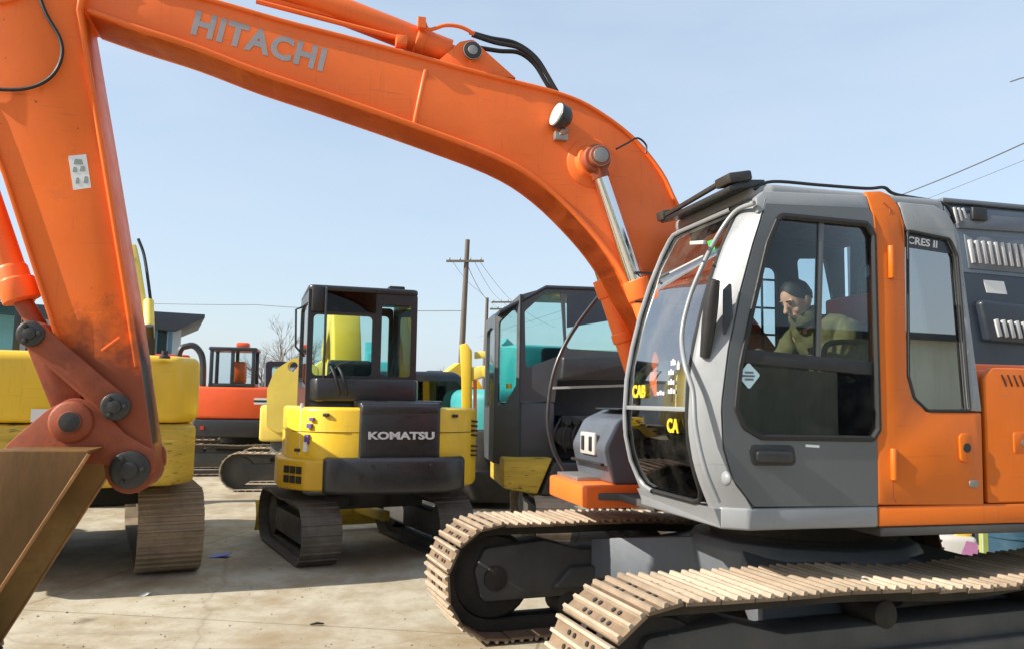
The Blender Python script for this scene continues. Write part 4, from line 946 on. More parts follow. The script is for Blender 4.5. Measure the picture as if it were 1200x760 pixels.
# ---- dark mini excavator with its engine bay open
DX = thing('open_mini_excavator', 'dark gray mini excavator with its engine bay open, behind the orange boom cylinders', 'excavator', Dk, group='small excavators parked in the yard')
tks = undercarriage(DX, .58, .85, .27, .33, .42, .1, M_shoe, M_mudframe, False, .0)
def dt(ax, val, *pts): return Dk.tr(ax, val, pts)
def dv(x, px, py): return Dk.at(0, x, px, py)
# turntable and yellow corner
lo = [dv(-.9, 590, 536), dv(-.9, 648, 536), dv(-.9, 630, 579), dv(-.9, 590, 572)]
m = MB(); m.prism([(p.y, p.z) for p in lo], -.9, .5, 'yz'); m.build('yellow_side_cover', M_yellow_worn, DX, .03, 2)
bk2 = [dv(-.88, 648, 540), dv(-.88, 760, 540), dv(-.88, 760, 580), dv(-.88, 632, 579)]
m = MB(); m.prism([(p.y, p.z) for p in bk2], -.95, .6, 'yz'); m.build('counterweight', M_blackpaint, DX, .04, 2)
pl_ = dv(-.4, 700, 520); m = MB(); m.box((.1, pl_.y, .92), (1.2, 1.5, .1)); m.build('deck_plate', M_mudframe, DX)
# engine bay
bay = [dv(-.5, 640, 440), dv(-.5, 770, 440), dv(-.5, 770, 540), dv(-.5, 640, 540)]
m = MB(); m.prism([(p.y, p.z) for p in bay], -.32, -.2, 'yz'); m.build('bay_back_wall', M_interior, DX)
ec = dv(-.55, 675, 505); m = MB(); m.box((ec.x, ec.y, ec.z), (.4, .45, .4)); m.mat(1)
for k in range(4): m.cyl((ec.x-.2, ec.y-.16+.11*k, ec.z+.1), (ec.x-.3, ec.y-.16+.11*k, ec.z+.13), .045, n=10)
m.cyl((ec.x-.15, ec.y+.2, ec.z-.05), (ec.x-.3, ec.y+.2, ec.z-.05), .12, n=16); m.mat(0)
for k in range(6):
    a = Vector((ec.x-.25, ec.y+.3-.12*k, ec.z-.25)); m.tube(spline([a, a+Vector((-.08, .06, .2)), a+Vector((0, -.05, .42))], 4), .016, 6)
m.build('engine', [M_black, M_mud], DX, .01)
for q in ((614, 530), (650, 545)):
    pass
# cab: left side with a tall narrow window, slanted quarter pane and rear pane
XR = -.70
c1, c2, c3, c4 = dv(XR, 612, 436), dv(XR, 613, 363), dv(XR, 640, 337), dv(XR, 770, 340)
zb, zt = dv(XR, 640, 437).z, c3.z
yl = dv(XR, 586, 400).y; yA = dv(XR, 611, 400).y; yB = dv(XR, 650, 400).y; yR = dv(XR, 775, 400).y
zl = dv(XR, 590, 366).z
m = MB(); ybay = dv(XR, 650, 470).y
m.prism([(XR+.25, yl), (XR+.02, yA), (XR, ybay), (.75, ybay), (.75, yl)], .96, dv(XR, 600, 470).z, 'xy'); dcab = m.build('cab', M_charcoal, DX, .03, 2)
lh = [(x, z) for x, z in ((XR+.36, 1.75), (XR+.36, zl-.18), (XR+.8, zl-.12), (XR+1.25, zl-.15), (XR+1.3, 1.6))]
m = MB(); m.prism([(XR+.25, .98), (XR+.25, zl-.03), (XR+.5, zl+.03), (.7, zl+.02), (.75, .98)], yl-.02, yl+.03, 'xz', [rounded(lh, .08)]); m.build('left_door', M_charcoal, dcab, 0, smooth=0)
m = MB(); m.prism(rounded(lh, .08), yl, yl+.006); m.build('door_glass', M_glass_teal, dcab)
# corner facet between left side and rear
def facet(pts, th, hole=None):
    A = Vector((XR+.25, yl, 0)); B = Vector((XR, yA, 0)); d = (B-A); Lh = d.length; d.normalize(); n_ = Vector((d.y, -d.x, 0))
    f = lambda u, t, w: A+d*u+n_*t+Vector((0, 0, w))
    m = MB(); m.prism(pts, 0, th, 'xz', hole or (), lambda x, y, z: tuple(f(x, y, z))); return m, Lh
Lh = (Vector((XR+.25, yl))-Vector((XR, yA))).length
zf = dv(XR, 612, 345).z
m, _ = facet([(0, .98), (0, zl-.02), (Lh, zf), (Lh, .98)], .04, [rounded([(Lh*.12, 1.55), (Lh*.12, zl-.1), (Lh*.88, zf-.12), (Lh*.88, 1.95)], .07)]); m.build('corner_frame', M_charcoal, dcab, 0, smooth=0)
m, _ = facet(rounded([(Lh*.12, 1.55), (Lh*.12, zl-.1), (Lh*.88, zf-.12), (Lh*.88, 1.95)], .07), .02); m.build('corner_glass', M_glass_teal, dcab)
# rear wall of the cab
rw_o = [(yA, dv(XR, 612, 470).z), (yA, zf), (dv(XR, 640, 335).y, zt), (yR, zt), (yR, dv(XR, 640, 440).z), (dv(XR, 654, 440).y, dv(XR, 640, 440).z), (dv(XR, 650, 470).y, dv(XR, 612, 470).z)]
h1 = [(p.y, p.z) for p in (dv(XR, 616, 431), dv(XR, 615, 365), dv(XR, 641, 341), dv(XR, 657, 342), dv(XR, 662, 414))]
h2 = [(p.y, p.z) for p in (dv(XR, 664, 408), dv(XR, 662, 347), dv(XR, 765, 350), dv(XR, 765, 414))]
m = MB(); m.prism(rw_o, XR, XR+.04, 'yz', [rounded(h1, .03), rounded(h2, .05)]); m.build('rear_frame', M_charcoal, dcab, 0, smooth=0)
m = MB(); m.prism(rounded(h1, .03), XR+.015, XR+.02, 'yz'); m.build('rear_glass', M_glass_teal, dcab)
m = MB(); m.prism(rounded(h2, .05), XR+.015, XR+.02, 'yz'); m.build('rear_glass', M_glass_teal, dcab)
ytop = dv(XR, 640, 335).y
m = MB(); m.prism([(yl+.02, zl-.03), (ytop, zt-.02), (yR, zt-.02), (yR, zt+.03), (ytop, zt+.03), (yl+.02, zl+.03)], XR-.02, .72, 'yz'); m.build('cab_roof', M_navy, dcab, .02, 2)
up_ = [dv(XR, 664, 346), dv(XR, 770, 342), dv(XR, 770, 366), dv(XR, 664, 384)]
m = MB(); m.prism([(p.y, p.z) for p in up_], XR-.012, XR-.004, 'yz'); m.build('sun_screen', M_navy, dcab)
up_ = [dv(XR, 655, 418), dv(XR, 775, 414), dv(XR, 775, 446), dv(XR, 652, 446)]
m = MB(); m.prism(rounded([(p.y, p.z) for p in up_], .04), XR-.22, XR+.02, 'yz'); m.build('rear_ledge', M_blackpaint, DX, .04, 3)
m = MB(); a, b = dv(XR-.1, 648, 454), dv(XR-.1, 770, 450); m.bar(a, b, .03, .03); m.build('bay_rail', M_gray_dusty, DX)
m = MB(); sx = dv(XR+.6, 650, 425); m.box((sx.x, sx.y, sx.z), (.15, .36, .4)); m.build('seat', M_interior, dcab, .05)
m = MB(); m.box((.7, (yl+yR)/2, 2.0), (.04, abs(yR-yl), 1.0)); m.build('front_glass', M_glass_teal, dcab)
for k, (px, py) in enumerate(((596, 452), (597, 466), (598, 480), (597, 493))):
    A = Vector((XR+.25, yl, 0)); c = dv(XR+.14, px, py)
    m = MB(); m.box((c.x-.035, c.y, c.z), (.02, .085-.01*(k % 2), .06), Matrix.Rotation(-1.0, 3, 'Z')); m.build('yellow_sticker', M_yletter, dcab)

# ---- big yellow excavator at the left, seen from behind
YX = thing('yellow_excavator', 'large worn yellow excavator seen from behind, partly hidden by the orange arm and bucket', 'excavator', Y)
undercarriage(YX, 1.12, 1.6, .37, .42, .6, .19, M_shoe2, M_mudframe, True)
pl2 = [(-1.15, -1.34), (-2.1, -1.30), (-2.35, -1.1), (-2.46, 0), (-2.35, 1.1), (-2.1, 1.30), (-1.15, 1.34)]
m = MB(); m.prism(pl2, 1.50, 2.13, 'xy'); ycw = m.build('counterweight', M_yellow, YX, .09, 4)
m = MB(); m.prism([(x*1.0+.012, y*.99) for x, y in pl2], .92, 1.49, 'xy'); m.build('counterweight_base', M_yellow_worn, ycw, .06, 3)
m = MB(); c = Y.at(0, -2.40, 48, 486); m.box((-2.44, c.y, c.z), (.06, .14, .11), Matrix.Rotation(-.1, 3, 'Z')); m.build('white_sticker', M_white, ycw)
for y in (-.95, -.35):
    m = MB(); m.lathe((-2.40, y, 2.10), (0, 0, 1), [(0, .05), (.02, .05), (.03, .03), (.07, .03)], 12); m.build('lifting_eye', M_pin, ycw)
m = MB(); m.box((-2.445, -.62, 1.80), (.05, .5, .012), Matrix.Rotation(.09, 3, 'Z')); m.box((-2.445, -.62, 1.62), (.05, .5, .012), Matrix.Rotation(.09, 3, 'Z')); m.build('panel_seam', M_pin, ycw)
m = MB(); m.box((.15, -.9, 1.5), (2.6, .88, 1.0)); m.build('side_housing', M_yellow_pale, YX, .05, 3)
m = MB(); m.box((-.4, 0, 1.6), (1.5, 2.5, .8)); m.build('engine_housing', M_yellow_pale, YX, .05, 3)
m = MB(); m.box((0.2, 0, 1.04), (2.8, 2.6, .1)); m.build('deck_plate', M_mudframe, YX)
m = MB(); ep = Y.at(0, -1.0, 174, 418); m.cyl((-1., ep.y, 2.0), (-1., ep.y, 2.36), .07, n=14); m.cyl((-1., ep.y, 2.34), (-1.06, ep.y+.02, 2.5), .055, n=12); m.build('exhaust_pipe', M_pin, YX)
m = MB(); m.box((.7, .88, 1.5), (1.6, .95, .9)); yc_ = m.build('cab', M_yellow_pale, YX, .04, 2)
for x in (-.08, 1.48):
    for y in (.43, 1.33): m = MB(); m.box((x, y, 2.45), (.07, .07, 1.0)); m.build('cab_post', M_navy, yc_, .01)
m = MB(); m.box((.7, .88, 2.96), (1.7, 1.0, .07)); m.build('cab_roof', M_navy, yc_, .03)
for c, d in (((-.08, .88, 2.45), (.01, .84, .96)), ((.7, .43, 2.45), (1.5, .01, .96)), ((.7, 1.33, 2.45), (1.5, .01, .96)), ((1.48, .88, 2.45), (.01, .84, .96))):
    m = MB(); m.box(c, d); m.build('cab_glass', M_glass_teal, yc_)
# its boom, rising in front of the machine
bo = lambda px, py, x: Y.at(0, x, px, py)
pts = []
for x, l_, r_, py in ((1.3, 140, 180, 452), (1.7, 138, 178, 400), (2.1, 135, 172, 350), (2.45, 132, 165, 305), (2.6, 130, 160, 283)):
    a, b = bo(l_, py, x), bo(r_, py, x); pts.append((x, a.y, b.y, a.z))
v = []
for x, ya_, yb2, z in pts: v += [(x, ya_, z), (x, yb2, z), (x+.45, yb2, z-.12), (x+.45, ya_, z-.12)]
f = [(0, 1, 2, 3), (16, 17, 18, 19)]+[(4*i+k, 4*i+(k+1) % 4, 4*i+4+(k+1) % 4, 4*i+4+k) for i in range(4) for k in range(4)]
m = MB(); m.add(v, f); yb_ = m.build('boom', M_yellow_pale, YX, .03)
yq = (pts[-1][1]+pts[-1][2])/2; zt_ = pts[-1][3]
m = MB(); m.prism([(2.45, zt_-.25), (2.7, zt_-.01), (4.2, zt_-1.0), (4.1, zt_-1.3)], yq-.17, yq+.17); m.build('boom_fore_end', M_yellow_pale, yb_, .012)
m = MB(); m.prism([(4.0, zt_-1.3), (4.15, zt_-.9), (4.4, zt_-1.0), (4.4, .8), (4.2, .7)], yq-.15, yq+.15); m.build('arm', M_yellow_pale, YX, .012)
hq = [bo(*q) for q in ((162, 280, 2.55), (169, 300, 2.5), (175, 340, 2.3), (180, 385, 2.0), (180, 420, 1.7))]
m = MB(); m.tube(spline(hq, 5), .022, 8); m.build('hydraulic_hose', M_rubber, yb_)
m = MB(); m.cyl((.9, yq-.42, 1.2), (2.1, yq-.36, zt_-.9), .07); m.build('lift_cylinder', M_yellow_pale, YX)
m = MB(); m.prism([(3.9, .02), (3.75, .6), (4.1, .9), (4.5, .6), (4.4, .05)], yq-.5, yq+.5); m.build('bucket', M_mud, YX, .02)

# ---- small orange-red excavator further back
def far_frame(px, Yd, deg): p = depth_at(px, 480, Yd); return Frame(p.x, p.y, math.radians(deg))
F1 = far_frame(287, 19.5, 12)
OX = thing('red_orange_excavator', 'red-orange excavator with dark cab, standing far behind the yellow counterweight', 'excavator', F1)
undercarriage(OX, .95, 1.25, .32, .37, .45, .16, M_shoe2, M_mudframe, False)
m = MB(); m.box((-.15, 0, 1.62), (2.3, 2.2, .72)); oh = m.build('house', M_redorange, OX, .07, 3)
m = MB(); m.prism([(1.0, 1.1), (-1.1, 1.1), (-1.4, .6), (-1.45, -.6), (-1.1, -1.1), (1.0, -1.1)], .84, 1.26, 'xy'); m.build('counterweight', M_blackpaint, OX, .06, 3)
m = MB(); m.box((-.75, 1.105, 1.66), (.9, .01, .14)); m.build('white_stripe', M_white, oh)
m = MB(); m.box((-.55, 1.105, 1.66), (.5, .012, .05)); m.build('stripe_print', M_navy, oh)
m = MB(); m.box((.78, 1.11, 1.06), (.08, .02, .08)); m.build('red_reflector', M_red, OX)
m = MB(); m.box((.2, .6, 2.0), (1.0, .95, .1)); oc = m.build('cab', M_blackpaint, OX, .02)
for x in (-.25, .2, .65):
    for y in (.15, 1.05): m = MB(); m.box((x, y, 2.4), (.08, .06, .8)); m.build('cab_post', M_navy, oc, .01)
m = MB(); m.box((.2, .6, 2.82), (1.04, 1.0, .08)); m.build('cab_roof', M_navy, oc, .03)
m = MB(); m.box((.1, .6, 2.3), (.3, .4, .5)); m.build('seat', M_redorange, oc, .05)
m = MB(); m.box((.2, 1.05, 2.4), (.9, .01, .75)); m.build('cab_glass', M_glass_clear, oc)
m = MB(); m.box((.1, .0, 2.95), (.3, .3, .16)); m.build('beacon', M_redorange, OX, .05)
m = MB(); m.tube(spline([(.82, 1.0, 1.6), (.84, 1.0, 2.5), (.98, 1.0, 2.82), (1.18, 1.0, 2.86), (1.36, 1.0, 2.65), (1.42, 1.0, 1.5)], 6), .07, 8); m.build('guard_hoop', M_blackpaint, OX)
m = MB(); m.prism([(1.2, 1.2), (1.3, 2.0), (2.6, 2.9), (3.4, 2.6), (3.3, 2.4), (2.6, 2.5), (1.6, 1.4)], -.35, -.05); m.build('boom', M_redorange, OX, .02)
m = MB(); m.prism([(-1.2, 1.9), (-1.55, 2.6), (-1.3, 2.75), (-.8, 1.9)], -.6, -.3); m.build('raised_cover', M_redorange, OX, .04)
# red machine top by the building
F2 = far_frame(206, 25, 20)
RX = thing('red_excavator', 'small bright red excavator top showing beside the canopy building', 'excavator', F2)
undercarriage(RX, .8, 1.1, .3, .35, .4, .16, M_shoe2, M_mudframe, False)
m = MB(); m.box((0, 0, 1.4), (2.0, 1.7, 1.0)); m.build('house', M_red, RX, .06)
m = MB(); m.box((.2, .2, 2.3), (1.0, 1.0, .8)); m.build('cab', M_navy, RX, .05)
m = MB(); m.box((.2, .2, 2.82), (1.1, 1.1, .3)); m.build('cab_roof', M_red, RX, .08)
m = MB(); m.prism([(.9, 1.2), (1.2, 2.4), (2.2, 3.1), (2.6, 2.8), (1.5, 1.4)], -.5, -.2); m.build('boom', M_red, RX, .02)
# ---- yellow machine behind the mini excavator: arm end with hole, crawler below
F3 = far_frame(345, 16.5, 8)
BX = thing('yellow_crane_loader', 'pale yellow crawler machine with a rounded holed arm end, half hidden by the mini excavator', 'excavator', F3)
undercarriage(BX, .8, .85, .33, .37, .4, .14, M_shoe, M_mudframe, False)
pr = rounded(F3.tr(1, .5, [(312, 500), (313, 455), (322, 433), (342, 420), (352, 418), (372, 430), (372, 505), (325, 506)]), [.08, .15, .2, .15, .1, .1, .05, .05])
hc = F3.at(1, .5, 343, 429)
m = MB(); m.prism(pr, .15, .5, 'xz', [circle(hc.x, hc.z, .10, 16)]); m.build('arm_end', M_yellow_pale, BX, 0, smooth=30)
m = MB(); m.box((-.1, -.2, 1.25), (1.4, 1.3, .7)); m.build('house', M_yellow_pale, BX, .06)
m = MB(); m.prism([(.2, 1.3), (.3, 1.9), (-.6, 2.6), (-1.0, 2.5), (-.9, 2.2), (-.3, 1.4)], -.4, -.1); m.build('boom', M_yellow_pale, BX, .02)
# ---- turquoise excavator and yellow loader arm at the right of the mini excavator
F4 = far_frame(594, 15.5, 205)
TX = thing('turquoise_excavator', 'turquoise excavator with round counterweight between two mini excavators', 'excavator', F4)
undercarriage(TX, .8, 1.1, .32, .36, .42, .16, M_shoe2, M_mudframe, False)
m = MB(); m.prism([(1.0, .95), (-.7, .95), (-1.05, .55), (-1.1, -.55), (-.7, -.95), (1.0, -.95)], 1.0, 1.95, 'xy'); m.build('house', M_teal, TX, .2, 4)
m = MB(); m.prism([(1.0, .9), (-.68, .9), (-1.0, .5), (-1.0, -.5), (-.68, -.9), (1.0, -.9)], .72, 1.1, 'xy'); m.build('counterweight', M_blackpaint, TX, .06)
m = MB(); m.box((.35, -.35, 2.35), (1.1, .9, .85)); m.build('cab', M_teal, TX, .1)
m = MB(); m.tube([(.9, .45, 1.9), (.6, .4, 2.5), (.1, .4, 2.9)], .09, 8); m.tube([(.4, .7, 1.7), (.1, .7, 2.3)], .07, 8); m.build('lift_cylinder', M_teal, TX)
F5 = far_frame(546, 14, 180)
LX = thing('yellow_loader_arm', 'upright yellow loader mast with crossbar standing before the turquoise excavator', 'loader', F5)
def lv(px, py, y=0): return F5.at(1, y, px, py)
a0, a1 = lv(546, 405), lv(548, 560)
m = MB(); q = [lv(*p) for p in [(539, 404), (547, 402), (553, 410), (553, 506), (542, 506), (541, 440)]]; m.prism([(p.x, p.z) for p in q], -.12, .12); m.build('mast', M_yellow, LX, .02)
m = MB(); q = [lv(*p) for p in [(553, 430), (583, 426), (583, 436), (572, 440), (553, 446)]]; m.prism([(p.x, p.z) for p in q], -.1, .1); m.build('crossbar', M_yellow_pale, LX, .02)
m = MB(); q = [lv(*p) for p in [(556, 412), (585, 410), (585, 417), (556, 420)]]; m.prism([(p.x, p.z) for p in q], -.05, .05); m.build('top_bar', M_yellow_pale, LX, .01)
m = MB(); q = [lv(*p) for p in [(565, 430), (582, 430), (582, 442), (567, 442)]]; m.prism([(p.x, p.z) for p in q], -.13, .13); m.build('bracket', M_yellow, LX, .03)
m = MB(); q = [lv(*p) for p in [(555, 445), (559, 445), (559, 560), (555, 560)]]; m.prism([(p.x, p.z) for p in q], -.13, -.05); m.build('rail', M_orange_worn, LX)
m = MB(); c = lv(565, 540); m.box((c.x, 0, .35), (1.5, 1.1, .5)); m.box((c.x+.0, .0, .85), (.5, .7, .8)); m.build('base_frame', M_mud, LX, .05)
for sx in (-.55, .55):
    m = MB(); m.lathe((c.x+sx, .5, .33), (0, 1, 0), [(0, .2), (.02, .31), (.2, .33), (.22, .2)], 20); m.build('wheel', M_rubber, LX)
# ---- the row of machines along the back of the yard
def back_excavator(px, Yd, deg, mp, label, reach, mc=None, k=1.):
    Fr = far_frame(px, Yd, deg); t = thing('parked_excavator', label, 'excavator', Fr, group='excavators in the back row')
    undercarriage(t, .9*k, 1.2*k, .31*k, .36*k, .42*k, .16, M_shoe2, M_mudframe, False)
    m = MB(); m.prism([(1.1*k, 1.05*k), (-.9*k, 1.05*k), (-1.4*k, .6*k), (-1.4*k, -.6*k), (-.9*k, -1.05*k), (1.1*k, -1.05*k)], .85*k, 1.9*k, 'xy'); m.build('house', mp, t, .1*k, 3)
    m = MB(); m.prism([(1.0*k, 1.07*k), (-.92*k, 1.07*k), (-1.43*k, .6*k), (-1.43*k, -.6*k), (-.92*k, -1.07*k), (1.0*k, -1.07*k)], .8*k, 1.15*k, 'xy'); m.build('counterweight', M_blackpaint, t, .05)
    m = MB(); m.prism(rounded([(-.25*k, 1.3*k), (-.3*k, 2.8*k), (.75*k, 2.8*k), (1.1*k, 2.0*k), (1.1*k, 1.3*k)], .1), .1*k, 1.0*k, 'xz', [rounded([(-.1*k, 1.95*k), (-.12*k, 2.65*k), (.62*k, 2.65*k), (.9*k, 1.95*k)], .08)]); c = m.build('cab', mc or mp, t, 0, smooth=30)
    m = MB(); m.prism(rounded([(-.1*k, 1.95*k), (-.12*k, 2.65*k), (.62*k, 2.65*k), (.9*k, 1.95*k)], .08), .95*k, .97*k); m.build('side_glass', M_glass_teal, c)
    x, z = reach
    m = MB(); m.prism([(.9*k, 1.2*k), (.95*k, 1.8*k), (x*.55, z), (x*.7, z+.05), (x, z-.5), (x-.05, z-.8), (x*.62, z-.45), (1.45*k, 1.3*k)], -.35*k, -.0); m.build('boom', mp, t, .02)
    m = MB(); m.prism([(x-.3, z-.55), (x+.05, z-.3), (x+.2, z-.6), (x-.1, .9), (x-.3, .8)], -.3*k, -.05*k); m.build('arm', mp, t, .02)
    m = MB(); m.cyl((1.2*k, -.45*k, 1.2*k), (x*.5, -.45*k, z-.5), .07); m.build('lift_cylinder', mp, t)
    m = MB(); m.prism(rounded([(x-.35, .9), (x-.7, .55), (x-.65, .08), (x-.05, .1), (x+.1, .8)], .15), -.6*k, .25*k); m.build('bucket', M_mud, t, .02)
for a in ((322, 24, 200, M_redorange, 'orange excavator in the back row above the holed yellow arm end', (3.2, 2.9), M_navy),
          (440, 24, 100, M_teal, 'turquoise excavator in the back row seen through the mini excavator cab', (3.2, 3.2)),
          (520, 31, 10, M_redorange, 'orange-red excavator in the back row right of the mini excavator', (3.4, 2.8), M_navy),
          (606, 23, 30, M_yellow, 'yellow excavator in the back row behind the upright mast', (2.6, 2.7)),
          (735, 25, 170, M_yellow_pale, 'pale yellow excavator in the back row behind the gray cab', (3.6, 3.4)),
          (196, 40, 20, M_teal, 'small turquoise excavator in front of the canopy building', (3.0, 2.4))): back_excavator(*a)
def mirrored(x, y, deg, mp, label):
    n0 = set(bpy.data.objects); back_excavator(600, 30, deg, mp, label, (3.4, 3.0), M_navy)
    for o in set(bpy.data.objects)-n0:
        if o.parent is None: o.location = (x, y, 0)
mirrored(38, -22, 20, M_redorange, 'orange excavator across the yard mirrored low in the cab door glass')
mirrored(50, -26, 15, M_yellow, 'yellow excavator across the yard mirrored beside the orange one')
# ---- tall louvred housing behind the cab at the right
F6 = Frame(U.o.x, U.o.y, U.yaw)
GX = thing('machine_housing', 'tall dark blue louvred machine housing standing behind the rear of the orange excavator', 'machine housing', F6)
yh = -2.9
def hv(px, py, y=yh): return F6.at(1, y, px, py)
zt6 = hv(1116, 236).z; x0 = hv(1106, 300).x; x1 = hv(1420, 300).x
zm = hv(1150, 392).z
m = MB(); m.prism([(x0, .75), (x0, zt6-.02), (x1, zt6-.02), (x1, .75)], yh-1.8, yh); GH = m.build('body', M_navy, GX, .03, 2)
m = MB(); m.prism([(x0+.02, zt6-.03), (x0+.02, zt6+.03), (x1, zt6+.03), (x1, zt6-.03)], yh-1.85, yh+.04); m.build('roof', M_bluegray, GX, .02)
q = [hv(*p) for p in [(1106, 242), (1420, 268), (1420, 345), (1120, 318)]]
m = MB(); m.prism([(p.x, p.z) for p in q], yh+.001, yh+.012); m.build('upper_panel', M_upper, GH, 0)
q = [hv(*p) for p in [(1118, 250), (1212, 258), (1212, 274), (1120, 268)]]
m = MB(); m.prism([(p.x, p.z) for p in q], yh, yh+.05); m.build('top_rail', M_bluegray, GH, .01)
q = [hv(*p) for p in [(1128, 275), (1212, 283), (1212, 322), (1134, 315)]]
m = MB(); m.prism([(p.x, p.z) for p in q], yh, yh+.03); lp_ = m.build('louvre_panel', M_bluegray, GH, .01)
m = MB()
for k in range(9):
    a, b = hv(1136+7.5*k, 281+.7*k, yh+.04), hv(1141+7.5*k, 308+.7*k, yh+.04); m.bar(a, b, .045, .03, (0, 1, 0))
m.build('louvre_slats', M_slat, lp_, .004)
m = MB()
for k in range(3):
    a, b = hv(1118+5*k, 243+.5*k, yh+.055), hv(1122+5*k, 262-3*k, yh+.055); m.bar(a, b, .03, .02, (0, 1, 0))
m.build('louvre_slats', M_slat, GH, .004)
m = MB(); c = hv(1147, 251, yh+.07); m.box(c, (.22, .06, .16)); m.build('lamp_box', M_black, GH, .02)
m = MB(); q = [hv(*p) for p in [(1152, 328), (1176, 330), (1180, 345), (1156, 343)]]; m.prism([(p.x, p.z) for p in q], yh+.001, yh+.006); m.build('white_label', M_white, GH)
q = [hv(*p) for p in [(1140, 352), (1215, 360), (1215, 405), (1150, 400)]]
m = MB(); m.prism(rounded([(p.x, p.z) for p in q], .05), yh, yh+.12); ld = m.build('lower_cover', M_navy, GH, .04, 3)
m = MB()
for k in range(5):
    a, b = hv(1167+8*k, 374+.7*k, yh+.13), hv(1172+8*k, 394+.7*k, yh+.13); m.bar(a, b, .05, .03, (0, 1, 0))
m.build('louvre_slats', M_slat, ld, .004)
for sx in (x0-.4, (x0+x1)/2, x1+.4):
    for y in (yh-.35, yh-1.45): m = MB(); m.box((sx, y, .40), (.25, .25, .8)); m.build('leg', M_mudframe, GX, .02)

# =================================================================== ground and surroundings
def ground_mat():
    m, nt, out = new_mat('yard_concrete')
    b = N(nt, 'ShaderNodeBsdfPrincipled', Roughness=.9); b.inputs['Specular IOR Level'].default_value = .25
    tc = N(nt, 'ShaderNodeTexCoord')
    def nz(scale, det=5, r=.6, st=(1, 1, 1), rot=0):
        mp = N(nt, 'ShaderNodeMapping'); mp.inputs['Scale'].default_value = st; mp.inputs['Rotation'].default_value = (0, 0, rot)
        n = N(nt, 'ShaderNodeTexNoise', Scale=scale, Detail=det, Roughness=r); nt.links.new(tc.outputs['Object'], mp.inputs[0]); nt.links.new(mp.outputs[0], n.inputs['Vector']); return n.outputs['Fac']
    n1, n2, n3, n4 = nz(.35, 6), nz(2.2, 8, .7), nz(28, 6, .75), nz(.8, 7, .65, (1, .35, 1), .5)
    c = mix(nt, ramp(nt, n1, .32, .68), (.39, .35, .265), (.47, .435, .345))
    c = mix(nt, ramp(nt, n2, .44, .72, (0, 0, 0, 1), (.9, .9, .9, 1)), c, (.265, .205, .12))
    n7 = nz(.55, 8, .68, (1, 1, 1), 1.1); c = mix(nt, ramp(nt, n7, .50, .64, (0, 0, 0, 1), (.8, .8, .8, 1)), c, (.27, .20, .115))
    c = mix(nt, ramp(nt, n4, .50, .68, (0, 0, 0, 1), (.85, .85, .85, 1)), c, (.23, .17, .10))
    n6 = nz(.9, 9, .75, (.25, 1, 1), -.3); c = mix(nt, ramp(nt, n6, .58, .74, (0, 0, 0, 1), (.75, .75, .75, 1)), c, (.15, .115, .075))
    c = mix(nt, ramp(nt, n3, .52, .78, (0, 0, 0, 1), (.55, .55, .55, 1)), c, (.25, .2, .14))
    # oil spots
    v = nz(1.3, 3, .5); c = mix(nt, ramp(nt, v, .70, .76, (0, 0, 0, 1), (.7, .7, .7, 1)), c, (.12, .095, .07))
    # slab joints
    mp = N(nt, 'ShaderNodeMapping'); mp.inputs['Rotation'].default_value = (0, 0, .14); mp.inputs['Location'].default_value = (.6, 1.1, 0)
    br = N(nt, 'ShaderNodeTexBrick', Scale=1.0); br.offset = 0; br.inputs['Mortar Size'].default_value = .012; br.inputs['Brick Width'].default_value = 4.2; br.inputs['Row Height'].default_value = 3.6; br.inputs['Mortar Smooth'].default_value = .3
    ad = N(nt, 'ShaderNodeMix', data_type='RGBA'); ad.inputs[0].default_value = .03
    wn = N(nt, 'ShaderNodeTexNoise', Scale=1.5); nt.links.new(tc.outputs['Object'], wn.inputs['Vector'])
    nt.links.new(tc.outputs['Object'], ad.inputs[6]); nt.links.new(wn.outputs['Color'], ad.inputs[7]); nt.links.new(ad.outputs[2], mp.inputs[0]); nt.links.new(mp.outputs[0], br.inputs['Vector'])
    jf = N(nt, 'ShaderNodeMath', operation='MULTIPLY'); jf.inputs[1].default_value = .6; nt.links.new(br.outputs['Fac'], jf.inputs[0]); c = mix(nt, jf.outputs[0], c, (.16, .125, .085))
    # fine cracks
    vo = N(nt, 'ShaderNodeTexVoronoi', feature='DISTANCE_TO_EDGE', Scale=.35); m2 = N(nt, 'ShaderNodeMix', data_type='RGBA'); m2.inputs[0].default_value = .25
    w2 = N(nt, 'ShaderNodeTexNoise', Scale=1.2, Detail=6); nt.links.new(tc.outputs['Object'], w2.inputs['Vector']); nt.links.new(tc.outputs['Object'], m2.inputs[6]); nt.links.new(w2.outputs['Color'], m2.inputs[7]); nt.links.new(m2.outputs[2], vo.inputs['Vector'])
    c = mix(nt, ramp(nt, vo.outputs['Distance'], .0, .005, (.35, .35, .35, 1), (0, 0, 0, 1)), c, (.17, .135, .095))
    nt.links.new(c, b.inputs['Base Color'])
    bp = N(nt, 'ShaderNodeBump', Strength=.35, Distance=.01); nt.links.new(n3, bp.inputs['Height']); nt.links.new(bp.outputs[0], b.inputs['Normal'])
    nt.links.new(b.outputs[0], out.inputs[0]); return m
M_ground = ground_mat()
m = MB(); m.add([(-600, -200, 0), (600, -200, 0), (600, 900, 0), (-600, 900, 0)], [(0, 1, 2, 3)]); tag(m.build('ground', M_ground), kind='structure')

